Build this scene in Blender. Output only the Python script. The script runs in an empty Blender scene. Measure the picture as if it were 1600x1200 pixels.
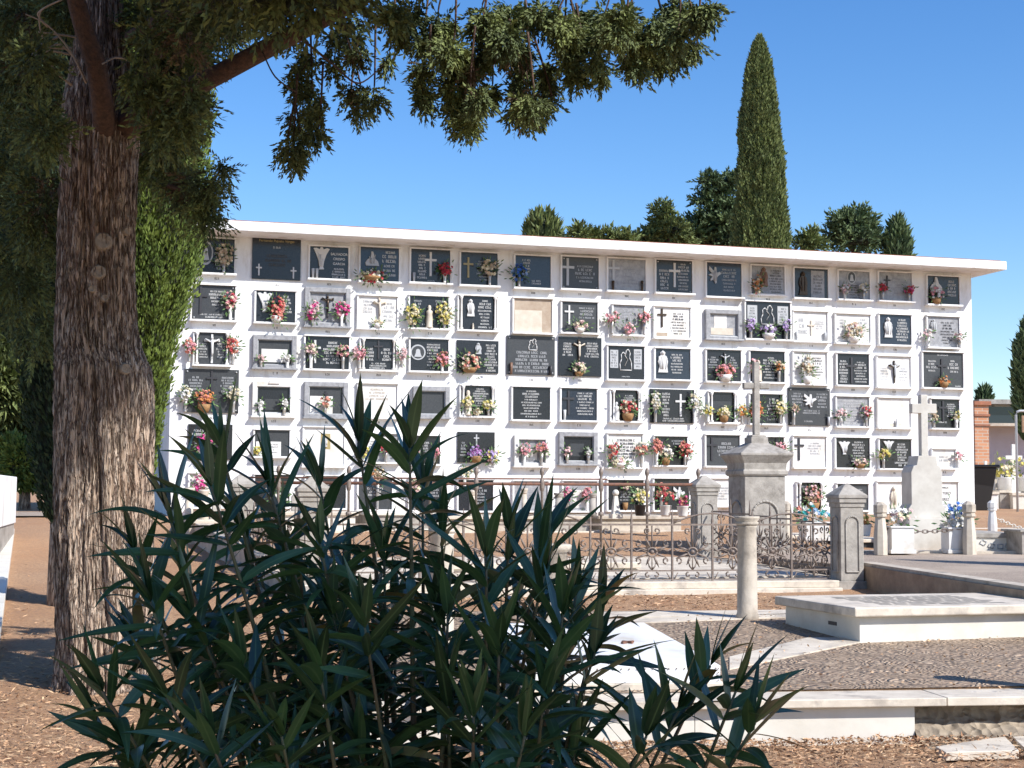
import bpy, math, random
import numpy as np
from mathutils import Vector, Matrix, noise
random.seed(7); rng = np.random.default_rng(7)
sc = bpy.context.scene
COL = sc.collection
R = math.radians
# ------------------------------------------------------------ camera
F = 2400.0
CAMZ = 1.55
PITCH = math.atan(170 / F); ROLL = R(0.3)
CR = Matrix.Rotation(R(90) + PITCH, 3, 'X') @ Matrix.Rotation(ROLL, 3, 'Z')
cam = bpy.data.cameras.new('camera'); cam_o = bpy.data.objects.new('camera', cam); COL.objects.link(cam_o)
cam_o.matrix_world = Matrix.Translation((0, 0, CAMZ)) @ CR.to_4x4()
cam.sensor_width = 36; cam.lens = F / 1600 * 36; cam.clip_end = 3000; cam.clip_start = .05
sc.camera = cam_o
def ray(px, py):
    return CR @ Vector(((px - 800) / F, (600 - py) / F, -1))
def at(px, py, Y):                      # the point of depth Y seen at that spot of the photograph
    d = ray(px, py); return Vector((d.x * Y / d.y, Y, CAMZ + d.z * Y / d.y))
# ------------------------------------------------------------ ground profile
def g(Y):
    if Y <= 10: return 0.0
    if Y <= 24.5: return (Y - 10) * .0793
    return 1.15 + min(.25, (Y - 24.5) * .016)
def gt(Y): return .255 + .036 * (Y - 9.75)
def on(px, py, fn=g):
    d = ray(px, py); lo, hi = 2.0, 80.0
    for _ in range(60):
        m = (lo + hi) / 2
        if CAMZ + d.z * m / d.y > fn(m): lo = m
        else: hi = m
    return Vector((d.x * lo / d.y, lo, fn(lo)))
# ------------------------------------------------------------ mesh builder
class MB:
    def __init__(s): s.v = []; s.f = []; s.m = []; s.sm = []; s.M = None; s.mi = 0
    def P(s, p):
        p = Vector(p)
        if s.M is not None: p = s.M @ p
        s.v.append(p); return len(s.v) - 1
    def F(s, idx, smooth=False): s.f.append(tuple(idx)); s.m.append(s.mi); s.sm.append(smooth)
    def poly(s, pts): s.F([s.P(p) for p in pts])
    def box(s, x0, y0, z0, x1, y1, z1, top=None):
        t = top or 0
        a = [s.P(p) for p in ((x0,y0,z0),(x1,y0,z0),(x1,y1,z0),(x0,y1,z0),(x0+t,y0+t,z1),(x1-t,y0+t,z1),(x1-t,y1-t,z1),(x0+t,y1-t,z1))]
        for q in ((3,2,1,0),(4,5,6,7),(0,1,5,4),(1,2,6,5),(2,3,7,6),(3,0,4,7)): s.F([a[i] for i in q])
    def rbox(s, c, size, rz=0, rx=0, ry=0):
        old = s.M
        m = Matrix.Translation(c) @ Matrix.Rotation(rz,4,'Z') @ Matrix.Rotation(rx,4,'X') @ Matrix.Rotation(ry,4,'Y')
        s.M = m if old is None else old @ m
        x,y,z = size[0]/2,size[1]/2,size[2]/2
        s.box(-x,-y,-z,x,y,z); s.M = old
    def prism_xz(s, poly, y0, y1):       # outline in x,z extruded along y (y0 = far, y1 = near)
        n = len(poly)
        a = [s.P((x, y1, z)) for x, z in poly]; b = [s.P((x, y0, z)) for x, z in poly]
        s.F(a); s.F(b[::-1])
        for i in range(n): j = (i+1) % n; s.F((a[i], b[i], b[j], a[j]))
    def prism_xy(s, poly, z0, z1):
        n = len(poly)
        def zz(z, p): return z(p) if callable(z) else z
        a = [s.P((x, y, zz(z1, (x, y)))) for x, y in poly]; b = [s.P((x, y, zz(z0, (x, y)))) for x, y in poly]
        s.F(a); s.F(b[::-1])
        for i in range(n): j = (i+1) % n; s.F((a[i], b[i], b[j], a[j]))
    def lathe(s, prof, c=(0,0,0), n=16, smooth=True, sq=0, rot=0):
        rings = []
        for r, z in prof:
            rings.append([s.P((c[0]+r*math.cos(rot+2*math.pi*i/n), c[1]+r*math.sin(rot+2*math.pi*i/n), c[2]+z)) for i in range(n)])
        for k in range(len(rings)-1):
            for i in range(n):
                j=(i+1)%n; s.F((rings[k][i],rings[k][j],rings[k+1][j],rings[k+1][i]), smooth)
        s.F(rings[0][::-1]); s.F(rings[-1])
    def tube(s, pts, rad, n=6, smooth=True):
        pts = [Vector(p) for p in pts]; rings = []
        if not isinstance(rad, (list, tuple)): rad = [rad]*len(pts)
        up = Vector((0,0,1))
        for k, p in enumerate(pts):
            t = (pts[min(k+1,len(pts)-1)] - pts[max(k-1,0)])
            if t.length < 1e-9: t = Vector((0,0,1))
            t.normalize()
            a = t.cross(up)
            if a.length < .05: a = t.cross(Vector((1,0,0)))
            a.normalize(); b = t.cross(a)
            rings.append([s.P(p + (a*math.cos(2*math.pi*i/n)+b*math.sin(2*math.pi*i/n))*rad[k]) for i in range(n)])
        for k in range(len(rings)-1):
            for i in range(n):
                j=(i+1)%n; s.F((rings[k][i],rings[k+1][i],rings[k+1][j],rings[k][j]), smooth)
        s.F(rings[0]); s.F(rings[-1][::-1])
    def bar(s, p, q, w, t=None):
        s.tube([p, q], w/2, 4, False)
    def ball(s, c, r, n=8, sz=1.0):
        s.lathe([(max(1e-4,r*math.sin(math.pi*k/n)), -r*sz*math.cos(math.pi*k/n)) for k in range(n+1)], c, n+2)
    def build(s, name, mats, parent=None, loc=None, rotz=0, bevel=0):
        if not isinstance(mats, (list, tuple)): mats = [mats]
        me = bpy.data.meshes.new(name)
        me.from_pydata([tuple(v) for v in s.v], [], s.f)
        for m in mats: me.materials.append(m)
        me.polygons.foreach_set('material_index', s.m)
        me.polygons.foreach_set('use_smooth', s.sm)
        me.update()
        o = bpy.data.objects.new(name, me); COL.objects.link(o)
        if parent: o.parent = parent
        if loc is not None: o.location = loc; o.rotation_euler.z = rotz
        if bevel:
            b = o.modifiers.new('bevel', 'BEVEL'); b.width = bevel; b.segments = 2; b.limit_method = 'ANGLE'; b.angle_limit = R(40)
        return o
def tag(o, label=None, cat=None, group=None, kind=None):
    if label: o['label'] = label
    if cat: o['category'] = cat
    if group: o['group'] = group
    if kind: o['kind'] = kind
    return o
def thing(name, label, cat, loc=(0,0,0), rz=0, group=None):
    o = bpy.data.objects.new(name, None); COL.objects.link(o); o.location = loc; o.rotation_euler.z = rz
    o.empty_display_size = .1
    return tag(o, label, cat, group)
def dup(root, loc, rz, label=None):
    r = root.copy(); COL.objects.link(r); r.location = loc; r.rotation_euler.z = rz
    if label: r['label'] = label
    for ch in list(root.children):
        c = ch.copy(); COL.objects.link(c); c.parent = r
        for gch in ch.children:
            d = gch.copy(); COL.objects.link(d); d.parent = c
    return r
def grid_mesh(name, V, Q, mats, parent=None, smooth=True, mi=None):
    me = bpy.data.meshes.new(name)
    V = np.asarray(V, dtype=np.float32); Q = np.asarray(Q, dtype=np.int32)
    k = Q.shape[1]
    me.vertices.add(len(V)); me.vertices.foreach_set('co', V.ravel())
    me.loops.add(Q.size); me.loops.foreach_set('vertex_index', Q.ravel())
    me.polygons.add(len(Q)); me.polygons.foreach_set('loop_start', np.arange(len(Q), dtype=np.int32)*k)
    if not isinstance(mats, (list, tuple)): mats = [mats]
    for m in mats: me.materials.append(m)
    if mi is not None: me.polygons.foreach_set('material_index', np.asarray(mi, dtype=np.int32))
    me.polygons.foreach_set('use_smooth', np.full(len(Q), smooth))
    me.update(calc_edges=True); me.validate()
    o = bpy.data.objects.new(name, me); COL.objects.link(o)
    if parent: o.parent = parent
    return o
# ------------------------------------------------------------ materials
def mat(name, base, rough=.7, var=None, scale=8, bump=0, bscale=None, metal=0, stretch=None, island=0, dirt=None, dscale=2, spec=None, trans=0, detail=6, lo=.35, hi=.65):
    m = bpy.data.materials.new(name); m.use_nodes = True
    nt = m.node_tree; N = nt.nodes; L = nt.links; b = N['Principled BSDF']
    b.inputs['Roughness'].default_value = rough; b.inputs['Metallic'].default_value = metal
    if spec is not None: b.inputs['Specular IOR Level'].default_value = spec
    tc = N.new('ShaderNodeTexCoord'); vec = tc.outputs['Object']
    if stretch:
        mp = N.new('ShaderNodeMapping'); mp.inputs['Scale'].default_value = stretch; L.new(vec, mp.inputs[0]); vec = mp.outputs[0]
    col = None
    def rgb(c):
        n = N.new('ShaderNodeRGB'); n.outputs[0].default_value = (*c, 1); return n.outputs[0]
    def noi(sc_, det=detail):
        n = N.new('ShaderNodeTexNoise'); n.inputs['Scale'].default_value = sc_; n.inputs['Detail'].default_value = det; n.inputs['Roughness'].default_value = .65
        L.new(vec, n.inputs['Vector']); return n.outputs['Fac']
    def mix(f, a, c):
        n = N.new('ShaderNodeMix'); n.data_type = 'RGBA'
        L.new(f, n.inputs[0]); L.new(a, n.inputs[6]); L.new(c, n.inputs[7]); return n.outputs[2]
    def rng_(f, a, c):
        n = N.new('ShaderNodeMapRange'); n.inputs[1].default_value = a; n.inputs[2].default_value = c; L.new(f, n.inputs[0]); return n.outputs[0]
    col = rgb(base)
    if var is not None: col = mix(rng_(noi(scale), lo, hi), col, rgb(var))
    if dirt is not None: col = mix(rng_(noi(dscale), .52, .72), col, rgb(dirt))
    if island:
        geo = N.new('ShaderNodeNewGeometry'); hv = N.new('ShaderNodeHueSaturation')
        L.new(rng_(geo.outputs['Random Per Island'], 0, 1), hv.inputs['Fac']) if False else None
        mr = N.new('ShaderNodeMapRange'); L.new(geo.outputs['Random Per Island'], mr.inputs[0]); mr.inputs[3].default_value = 1-island; mr.inputs[4].default_value = 1+island
        L.new(mr.outputs[0], hv.inputs['Value']); L.new(col, hv.inputs['Color']); col = hv.outputs[0]
    L.new(col, b.inputs['Base Color'])
    if bump:
        bp = N.new('ShaderNodeBump'); bp.inputs['Strength'].default_value = 1; bp.inputs['Distance'].default_value = bump
        L.new(noi(bscale or scale*2, 8), bp.inputs['Height']); L.new(bp.outputs[0], b.inputs['Normal'])
    if trans:
        ad = N.new('ShaderNodeMixShader'); tr = N.new('ShaderNodeBsdfTranslucent'); L.new(col, tr.inputs[0])
        ad.inputs[0].default_value = trans
        out = N['Material Output']; L.new(b.outputs[0], ad.inputs[1]); L.new(tr.outputs[0], ad.inputs[2]); L.new(ad.outputs[0], out.inputs[0])
    return m
M = {}
M['plaster'] = mat('white_lime_plaster', (.80,.80,.80), .85, (.73,.725,.71), 3, .014, 5, dirt=(.55,.52,.47), dscale=4.2, stretch=(1,1,.30))
M['granite'] = mat('black_granite', (.010,.011,.014), .22, (.022,.024,.030), 60, spec=.5)
M['slate'] = mat('dark_slate', (.035,.038,.042), .35, (.055,.058,.06), 40)
M['bluegranite'] = mat('blue_black_granite', (.014,.02,.034), .16, (.03,.038,.055), 50)
M['greymarble'] = mat('grey_marble', (.36,.36,.37), .35, (.22,.22,.23), 14)
M['whitemarble'] = mat('white_marble', (.74,.73,.71), .4, (.62,.60,.57), 5, dirt=(.55,.5,.42), dscale=3)
M['cream'] = mat('cream_stone', (.60,.54,.45), .6, (.50,.43,.34), 8)
M['board'] = mat('bare_board', (.42,.34,.26), .8, (.34,.26,.19), 10)
M['glass'] = mat('dusty_case_glass', (.10,.11,.12), .12, (.16,.17,.18), 6, spec=.8)
M['white'] = mat('white_lettering', (.58,.58,.57), .6)
M['silver'] = mat('grey_lettering', (.42,.43,.44), .4)
M['gold'] = mat('gold_lettering', (.34,.27,.12), .4)
M['darkline'] = mat('black_lettering', (.03,.03,.035), .5)
M['bronze'] = mat('dark_bronze', (.045,.035,.028), .35, (.08,.05,.03), 30, metal=.6)
M['brownstatue'] = mat('brown_statue', (.22,.12,.07), .5, (.12,.06,.04), 40)
M['stonegrey'] = mat('weathered_grey_stone', (.42,.385,.34), .88, (.27,.245,.215), 7, .006, 30, dirt=(.17,.15,.125), dscale=4)
M['stonewarm'] = mat('weathered_warm_stone', (.56,.49,.40), .85, (.42,.36,.29), 6, .006, 25, dirt=(.22,.19,.16), dscale=4)
M['oldmarble'] = mat('old_marble', (.69,.61,.50), .6, (.52,.45,.36), 5, .003, 20, dirt=(.30,.26,.22), dscale=3.5)
M['cleanmarble'] = mat('clean_marble', (.71,.675,.60), .5, (.62,.58,.50), 3, .001, 20, dirt=(.58,.53,.45), dscale=1.5)
M['concrete'] = mat('brown_concrete', (.40,.30,.21), .9, (.26,.19,.135), 6, .008, 20)
M['iron'] = mat('wrought_iron', (.27,.225,.195), .65, (.17,.125,.10), 25, .001, 60, metal=.3)
M['rust'] = mat('rusty_iron', (.20,.085,.05), .75, (.11,.06,.045), 30, .001, 60)
M['zinc'] = mat('white_painted_metal', (.78,.78,.78), .45, (.71,.715,.72), 2, dirt=(.56,.52,.46), dscale=2.2)
M['rivet'] = mat('rivet_metal', (.25,.2,.16), .5)
M['brick'] = mat('orange_brick', (.46,.22,.13), .9, (.36,.16,.10), 12, .006, 30)
M['bin'] = mat('black_plastic', (.012,.012,.014), .35)
M['wood'] = mat('sign_wood', (.35,.22,.13), .6, (.22,.13,.07), 10)
M['window'] = mat('window_glass', (.02,.03,.04), .06)
M['tile'] = mat('terracotta', (.34,.13,.07), .85, (.22,.10,.06), 12)
M['leaf'] = mat('oleander_leaf', (.056,.112,.032), .34, (.026,.064,.022), 9, island=.5, trans=.16, spec=.9)
_n = M['leaf'].node_tree; _b = _n.nodes['Principled BSDF']; _l = _b.inputs['Base Color'].links[0].from_socket
_a = _n.nodes.new('ShaderNodeAttribute'); _a.attribute_name = 'rib'; _r = _n.nodes.new('ShaderNodeMapRange'); _r.inputs[1].default_value = .82; _r.inputs[2].default_value = 1.0; _n.links.new(_a.outputs['Fac'], _r.inputs[0])
_m = _n.nodes.new('ShaderNodeMix'); _m.data_type = 'RGBA'; _n.links.new(_r.outputs[0], _m.inputs[0]); _n.links.new(_l, _m.inputs[6]); _m.inputs[7].default_value = (.12,.19,.07,1); _n.links.new(_m.outputs[2], _b.inputs['Base Color'])
M['stem'] = mat('oleander_stem', (.10,.12,.05), .6, (.14,.09,.05), 9)
M['cyp'] = mat('cypress_foliage', (.18,.215,.065), .75, (.095,.125,.04), 2.2, island=.45, trans=.12)
M['cypl'] = mat('bright_cypress_foliage', (.19,.25,.045), .75, (.075,.13,.028), 3, island=.4, trans=.2)
M['cypd'] = mat('drooping_cypress_foliage', (.165,.195,.055), .75, (.06,.085,.032), 4, island=.5, trans=.10)
M['monument'] = mat('grey_cream_marble', (.66,.625,.56), .6, (.52,.48,.42), 3, .001, 20, dirt=(.44,.40,.34), dscale=1.8)
M['cone'] = mat('brown_dry_foliage', (.12,.085,.045), .8, (.09,.06,.03), 4, island=.4)
M['foldd'] = mat('shaded_cypress_foliage', (.045,.075,.03), .8, (.025,.045,.02), 1.5, island=.4, trans=.05)  # darker green: the big tree's shade is put into the colour
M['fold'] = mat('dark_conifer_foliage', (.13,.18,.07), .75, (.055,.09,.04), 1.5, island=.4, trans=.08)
M['core'] = mat('dark_crown_core', (.020,.026,.014), .9)  # dark opaque lumps inside the crowns, closing gaps against the sky
M['branch'] = mat('reddish_branch_bark', (.135,.075,.05), .92, (.06,.038,.028), 26, .03, 30)
M['twig'] = mat('pale_dead_twig', (.36,.29,.22), .8)
def flowermat(n, c): return mat(n + '_petals', c, .7, tuple(x*.78 for x in c), 30, island=.22, trans=.15)
FL = {k: flowermat(k, c) for k, c in dict(pink=(.78,.36,.40), lightpink=(.80,.56,.55), red=(.55,.05,.07), coral=(.72,.29,.22), white=(.80,.78,.74),
      cream=(.78,.70,.50), yellow=(.74,.64,.18), purple=(.42,.16,.42), lilac=(.56,.42,.70), magenta=(.70,.08,.30), blue=(.05,.16,.50), orange=(.72,.30,.10),
      teal=(.05,.38,.38), paleblue=(.30,.44,.66), beige=(.58,.44,.30)).items()}
M['green'] = mat('artificial_leaves', (.05,.12,.035), .6, (.10,.16,.05), 20, island=.4)
M['basket'] = mat('wicker_basket', (.36,.20,.08), .8, (.22,.12,.05), 40)
M['vase'] = mat('metal_vase', (.42,.38,.34), .35, metal=.6)
M['vasew'] = mat('white_vase', (.74,.73,.70), .5)
# ------------------------------------------------------------ special ground materials
def nodes(name, rough=.9):
    m = bpy.data.materials.new(name); m.use_nodes = True; nt = m.node_tree
    b = nt.nodes['Principled BSDF']; b.inputs['Roughness'].default_value = rough
    tc = nt.nodes.new('ShaderNodeTexCoord')
    return m, nt.nodes, nt.links, b, tc.outputs['Object']
def n_noise(N, L, v, s, d=8, r=.6):
    n = N.new('ShaderNodeTexNoise'); n.inputs['Scale'].default_value = s; n.inputs['Detail'].default_value = d; n.inputs['Roughness'].default_value = r; L.new(v, n.inputs['Vector']); return n.outputs['Fac']
def n_map(N, L, f, a, b, c=0, d=1):
    n = N.new('ShaderNodeMapRange'); n.inputs[1].default_value = a; n.inputs[2].default_value = b; n.inputs[3].default_value = c; n.inputs[4].default_value = d; L.new(f, n.inputs[0]); return n.outputs[0]
def n_mix(N, L, f, a, b):
    n = N.new('ShaderNodeMix'); n.data_type = 'RGBA'; L.new(f, n.inputs[0])
    for k, c in ((6, a), (7, b)):
        if isinstance(c, tuple): n.inputs[k].default_value = (*c, 1)
        else: L.new(c, n.inputs[k])
    return n.outputs[2]
def n_bump(N, L, b, h, dist):
    n = N.new('ShaderNodeBump'); n.inputs['Distance'].default_value = dist; L.new(h, n.inputs['Height'])
    L.new(n.outputs[0], b.inputs['Normal']); return n
m, N, L, b, v = nodes('dry_red_earth')
c = n_mix(N, L, n_map(N, L, n_noise(N, L, v, .9), .35, .65), (.46,.25,.125), (.53,.325,.18))
c = n_mix(N, L, n_map(N, L, n_noise(N, L, v, 28, 10, .75), .45, .62), c, (.34,.195,.115))
c = n_mix(N, L, n_map(N, L, n_noise(N, L, v, 55, 5, .7), .62, .70), c, (.62,.48,.34))
L.new(c, b.inputs['Base Color']); n_bump(N, L, b, n_noise(N, L, v, 35, 10, .8), .03); M['earth'] = m
m, N, L, b, v = nodes('pebble_mosaic', .75)
vo = N.new('ShaderNodeTexVoronoi'); vo.feature = 'F1'; vo.inputs['Scale'].default_value = 24; vo.inputs['Randomness'].default_value = .9
mp = N.new('ShaderNodeMapping'); mp.inputs['Scale'].default_value = (1, 1.9, 1); mp.inputs['Rotation'].default_value = (0, 0, .5)
wn = N.new('ShaderNodeTexNoise'); wn.inputs['Scale'].default_value = 2.5; L.new(v, wn.inputs['Vector'])
va = N.new('ShaderNodeVectorMath'); va.operation = 'MULTIPLY_ADD'; va.inputs[1].default_value = (.35,.35,0); L.new(wn.outputs['Color'], va.inputs[0]); L.new(v, va.inputs[2])
L.new(va.outputs[0], mp.inputs[0]); L.new(mp.outputs[0], vo.inputs['Vector'])
wn2 = N.new('ShaderNodeSeparateColor'); L.new(vo.outputs['Color'], wn2.inputs[0])
stone = n_mix(N, L, wn2.outputs[0], (.70,.54,.385), (.38,.265,.18))
c = n_mix(N, L, n_map(N, L, vo.outputs['Distance'], .42, .72), stone, (.20,.135,.09))
c = n_mix(N, L, n_map(N, L, n_noise(N, L, v, 1.2), .45, .7, 0, .6), c, (.42,.30,.20))
c = n_mix(N, L, n_map(N, L, n_noise(N, L, v, 45, 6, .7), .55, .68, 0, .7), c, (.20,.13,.085))
L.new(c, b.inputs['Base Color']); n_bump(N, L, b, n_map(N, L, vo.outputs['Distance'], 0, .6, 1, 0), .05); M['pebble'] = m
m, N, L, b, v = nodes('rough_tarmac')
c = n_mix(N, L, n_map(N, L, n_noise(N, L, v, 70, 6, .7), .4, .62), (.46,.365,.285), (.18,.14,.11))
c = n_mix(N, L, n_map(N, L, n_noise(N, L, v, .8), .45, .65), c, (.45,.36,.28))
L.new(c, b.inputs['Base Color']); n_bump(N, L, b, n_noise(N, L, v, 80, 6, .7), .012); M['tarmac'] = m
m, N, L, b, v = nodes('rubble_mortar')
vo = N.new('ShaderNodeTexVoronoi'); vo.inputs['Scale'].default_value = 14; L.new(v, vo.inputs['Vector'])
c = n_mix(N, L, n_map(N, L, n_noise(N, L, v, 10), .35, .65), (.36,.29,.21), (.20,.16,.12))
L.new(c, b.inputs['Base Color']); n_bump(N, L, b, vo.outputs['Distance'], .05); M['rubble'] = m
# bark: stringy, long vertical strips
m, N, L, b, v = nodes('stringy_bark', .95)
mp = N.new('ShaderNodeMapping'); mp.inputs['Scale'].default_value = (1, 1, .13); L.new(v, mp.inputs[0]); vs = mp.outputs[0]
wv = N.new('ShaderNodeTexNoise'); wv.inputs['Scale'].default_value = 3; L.new(v, wv.inputs['Vector'])
va = N.new('ShaderNodeVectorMath'); va.operation = 'MULTIPLY_ADD'; va.inputs[1].default_value = (.06,.06,.02); L.new(wv.outputs['Color'], va.inputs[0]); L.new(vs, va.inputs[2]); vs = va.outputs[0]
def mabs(f, w):
    a = N.new('ShaderNodeMath'); a.operation = 'SUBTRACT'; a.inputs[1].default_value = .5; L.new(f, a.inputs[0])
    b_ = N.new('ShaderNodeMath'); b_.operation = 'ABSOLUTE'; L.new(a.outputs[0], b_.inputs[0]); return n_map(N, L, b_.outputs[0], 0, w)
g1 = mabs(n_noise(N, L, vs, 17, 3, .5), .05); g2 = mabs(n_noise(N, L, vs, 40, 3, .5), .06); f2 = n_noise(N, L, vs, 70, 6, .7)
mn = N.new('ShaderNodeMath'); mn.operation = 'MINIMUM'; L.new(g1, mn.inputs[0]); L.new(g2, mn.inputs[1])
c = n_mix(N, L, mn.outputs[0], (.11,.06,.04), (.44,.325,.24))
c = n_mix(N, L, n_map(N, L, f2, .5, .66), c, (.68,.57,.46))
c = n_mix(N, L, n_map(N, L, n_noise(N, L, v, 1.6), .5, .75, 0, .6), c, (.28,.15,.09))
L.new(c, b.inputs['Base Color'])
ad = N.new('ShaderNodeMath'); ad.operation = 'MULTIPLY_ADD'; ad.inputs[1].default_value = .5; L.new(f2, ad.inputs[0]); L.new(mn.outputs[0], ad.inputs[2])
n_bump(N, L, b, ad.outputs[0], .022); M['bark'] = m
m, N, L, b, v = nodes('brick_courses')
bk = N.new('ShaderNodeTexBrick'); bk.inputs['Scale'].default_value = 1; bk.inputs['Brick Width'].default_value = .25; bk.inputs['Row Height'].default_value = .075; bk.inputs['Mortar Size'].default_value = .010
bk.inputs['Color1'].default_value = (.50,.24,.13,1); bk.inputs['Color2'].default_value = (.36,.16,.09,1); bk.inputs['Mortar'].default_value = (.42,.34,.27,1)
mp = N.new('ShaderNodeMapping'); mp.inputs['Rotation'].default_value = (R(-90),0,0); L.new(v, mp.inputs[0]); L.new(mp.outputs[0], bk.inputs['Vector'])
L.new(bk.outputs['Color'], b.inputs['Base Color']); M['brick'] = m
# ------------------------------------------------------------ ground sheet
xs = np.concatenate([np.linspace(-220,-14,20), np.linspace(-13,13,131), np.linspace(14,220,20)])
ys = np.concatenate([np.linspace(-30,6,10), np.linspace(6.2,26,100), np.linspace(26.6,60,30), np.linspace(66,900,24)])
V = []
for y in ys:
    for x in xs:
        n = 0
        if abs(x) < 13 and 6 < y < 30:
            n = (noise.noise(Vector((x*.8, y*.8, 0)))*.022 + noise.noise(Vector((x*4, y*4, 3)))*.012)
        if x > 0 and y < 26: n -= .035
        V.append((x, y, g(y) + n - .005))
nx = len(xs)
Q = [(j*nx+i, j*nx+i+1, (j+1)*nx+i+1, (j+1)*nx+i) for j in range(len(ys)-1) for i in range(nx-1)]
ground = grid_mesh('ground', V, Q, M['earth']); tag(ground, kind='structure')
# ------------------------------------------------------------ pebble terrace
TH = R(15.9)                             # the whole place is turned by this angle
def rot(v, a=TH): return Vector((v[0]*math.cos(a)-v[1]*math.sin(a), v[0]*math.sin(a)+v[1]*math.cos(a)))
def frontY(x): return 9.64 + .136*x      # line of the low front wall
mb = MB()
zt = lambda p: gt(p[1])
mb.prism_xy([(-1.0,frontY(-1.0)+.33),(7,frontY(7)+.33),(7,16.9),(-1.6,16.0)], lambda p: -.2, lambda p: gt(p[1]) - .010)
tag(mb.build('terrace', M['earth']), kind='structure')
mb = MB()
def slope_sheet(mb, poly, dz, fn=gt):
    mb.poly([(x, y, fn(y)+dz) for x, y in poly])
slope_sheet(mb, [(-.95,9.83),(6.95,10.9),(6.9,15.2),(-1.3,14.6)], -.004)
tag(mb.build('pebble_paving', M['pebble']), kind='structure')
def px_poly(pts, fn=gt): return [(on(x, y, fn).x, on(x, y, fn).y) for x, y in pts]
mb = MB()
for pts in ([(1140,1027),(1140,1046),(1377,997),(1262,997)], [(930,969),(930,976),(1228,965),(1228,959)], [(930,957),(930,966),(1420,958),(1420,951)]):
    P_ = px_poly(pts)
    mb.prism_xy(P_[::-1], lambda p: gt(p[1])-.05, lambda p: gt(p[1])+.006)
tag(mb.build('marble_kerb', M['oldmarble']), kind='structure')
# upper terrace to the right with its low retaining wall
A = at(1338,880,17.3); B_ = at(1605,921,13.6)
up = lambda y: .70 + (y-13.6)*.014
mb = MB()
mb.prism_xy([(A.x+.12,17.0),(B_.x+.12,13.6),(9,12.6),(14,14),(14,25.2),(9.3,25.2),(3.2,23.2),(3.2,18.9)], lambda p: .1, lambda p: up(p[1]))
tag(mb.build('upper_yard', M['tarmac']), kind='structure')
w = MB(); dx = (A-B_).normalized(); nrm = Vector((-dx.y, dx.x, 0)); 
for (z0, z1, o0, o1) in ((.2, -.05, 0, .16), (-.05, 0, -.025, .2)):
    pa = [A + nrm*o0 + dx*.02, A - nrm*o1 + dx*.02, B_ - nrm*o1 - dx*1.5, B_ + nrm*o0 - dx*1.5]
    w.mi = 0 if z1 < 0 else 1
    w.prism_xy([(p.x, p.y) for p in (pa if True else pa[::-1])][::-1], (lambda p: .25) if z1 < 0 else (lambda p: up(p[1])+.01), lambda p: up(p[1])+.012+ (0 if z1<0 else .035))
rw = w.build('retaining_wall', [M['concrete'], M['stonewarm']])
tag(rw, 'low brown retaining wall with pale coping running forward from the gate pillar', 'wall')
# white kerb line under the white cross
mb = MB(); p0 = on(1345,864,up); p1 = on(1610,866,up)
mb.prism_xy([(p0.x,p0.y),(p1.x+1,p1.y+.05),(p1.x+1,p1.y+.25),(p0.x,p0.y+.2)], lambda p: .5, lambda p: up(p[1])+.03)
tag(mb.build('yard_kerb', M['oldmarble']), kind='structure')
# road across at the back left, back yard to the right
mb = MB(); slope_sheet(mb, [(-30,23.2),(-5.8,24.4),(-5.9,26.2),(-30,25.2)], .012, g)
tag(mb.build('cross_path', M['tarmac']), kind='structure')
mb = MB(); slope_sheet(mb, [(8.9,25.2),(30,25.2),(30,60),(8.9,60)], .012, g)
tag(mb.build('back_yard', M['tarmac']), kind='structure')
# ------------------------------------------------------------ sky and sun
SUN_EL = R(41); SUN_DIR = Vector((math.cos(SUN_EL)*math.sin(R(53)), -math.cos(SUN_EL)*math.cos(R(53)), math.sin(SUN_EL)))
wd = bpy.data.worlds.new('World'); sc.world = wd; wd.use_nodes = True
N = wd.node_tree.nodes; L = wd.node_tree.links
sky = N.new('ShaderNodeTexSky'); sky.sky_type = 'NISHITA'; sky.sun_disc = False
sky.sun_elevation = SUN_EL; sky.sun_rotation = math.atan2(SUN_DIR.x, SUN_DIR.y)
sky.air_density = 1.0; sky.dust_density = .3; sky.ozone_density = 3.0
bg = N['Background']; bg.inputs[1].default_value = .115
hs = N.new('ShaderNodeHueSaturation'); hs.inputs['Hue'].default_value = .508; hs.inputs['Saturation'].default_value = 1.30; hs.inputs['Value'].default_value = 1.2
L.new(sky.outputs[0], hs.inputs['Color']); L.new(hs.outputs[0], bg.inputs[0])
sl = bpy.data.lights.new('sun', 'SUN'); sl.energy = 5.0; sl.angle = R(.53); sl.color = (1, .97, .925)
so = bpy.data.objects.new('sun', sl); COL.objects.link(so)
so.rotation_euler = SUN_DIR.to_track_quat('Z', 'Y').to_euler()
sc.view_settings.view_transform = 'Standard'; sc.view_settings.look = 'None'; sc.view_settings.gamma = 1; sc.view_settings.exposure = .42
# ------------------------------------------------------------ the niche block
def P2(px, Y): return Vector((( px-800)/F*Y, Y, 0))
Wa = P2(330, 24.7); Wb = P2(1475, 28.35)
ux = (Wb - Wa).normalized(); nr = Vector((ux.y, -ux.x, 0))        # nr points to the viewer
WTH = math.atan2(ux.y, ux.x)
W0 = Wa.copy(); W0.z = 1.1
def wall_hit(px, py, d=0.0):
    r = ray(px, py); o = Vector((0,0,CAMZ)); p = Wa + nr*d
    t = (Vector((p.x,p.y,0)) - Vector((o.x,o.y,0))).dot(nr) / r.dot(nr)
    q = o + r*t; rel = q - W0
    return Vector((rel.dot(ux), rel.z))
uL = wall_hit(264, 700).x; uR = wall_hit(1520, 600).x
ztop = wall_hit(1520, 428).y
DEP = 5.5
wall = thing('niche_wall', 'long white block of burial niches under a flat overhanging roof', 'niche building', W0, WTH)
mb = MB(); mb.box(uL, 0, -.4, uR, DEP, ztop)
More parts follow.
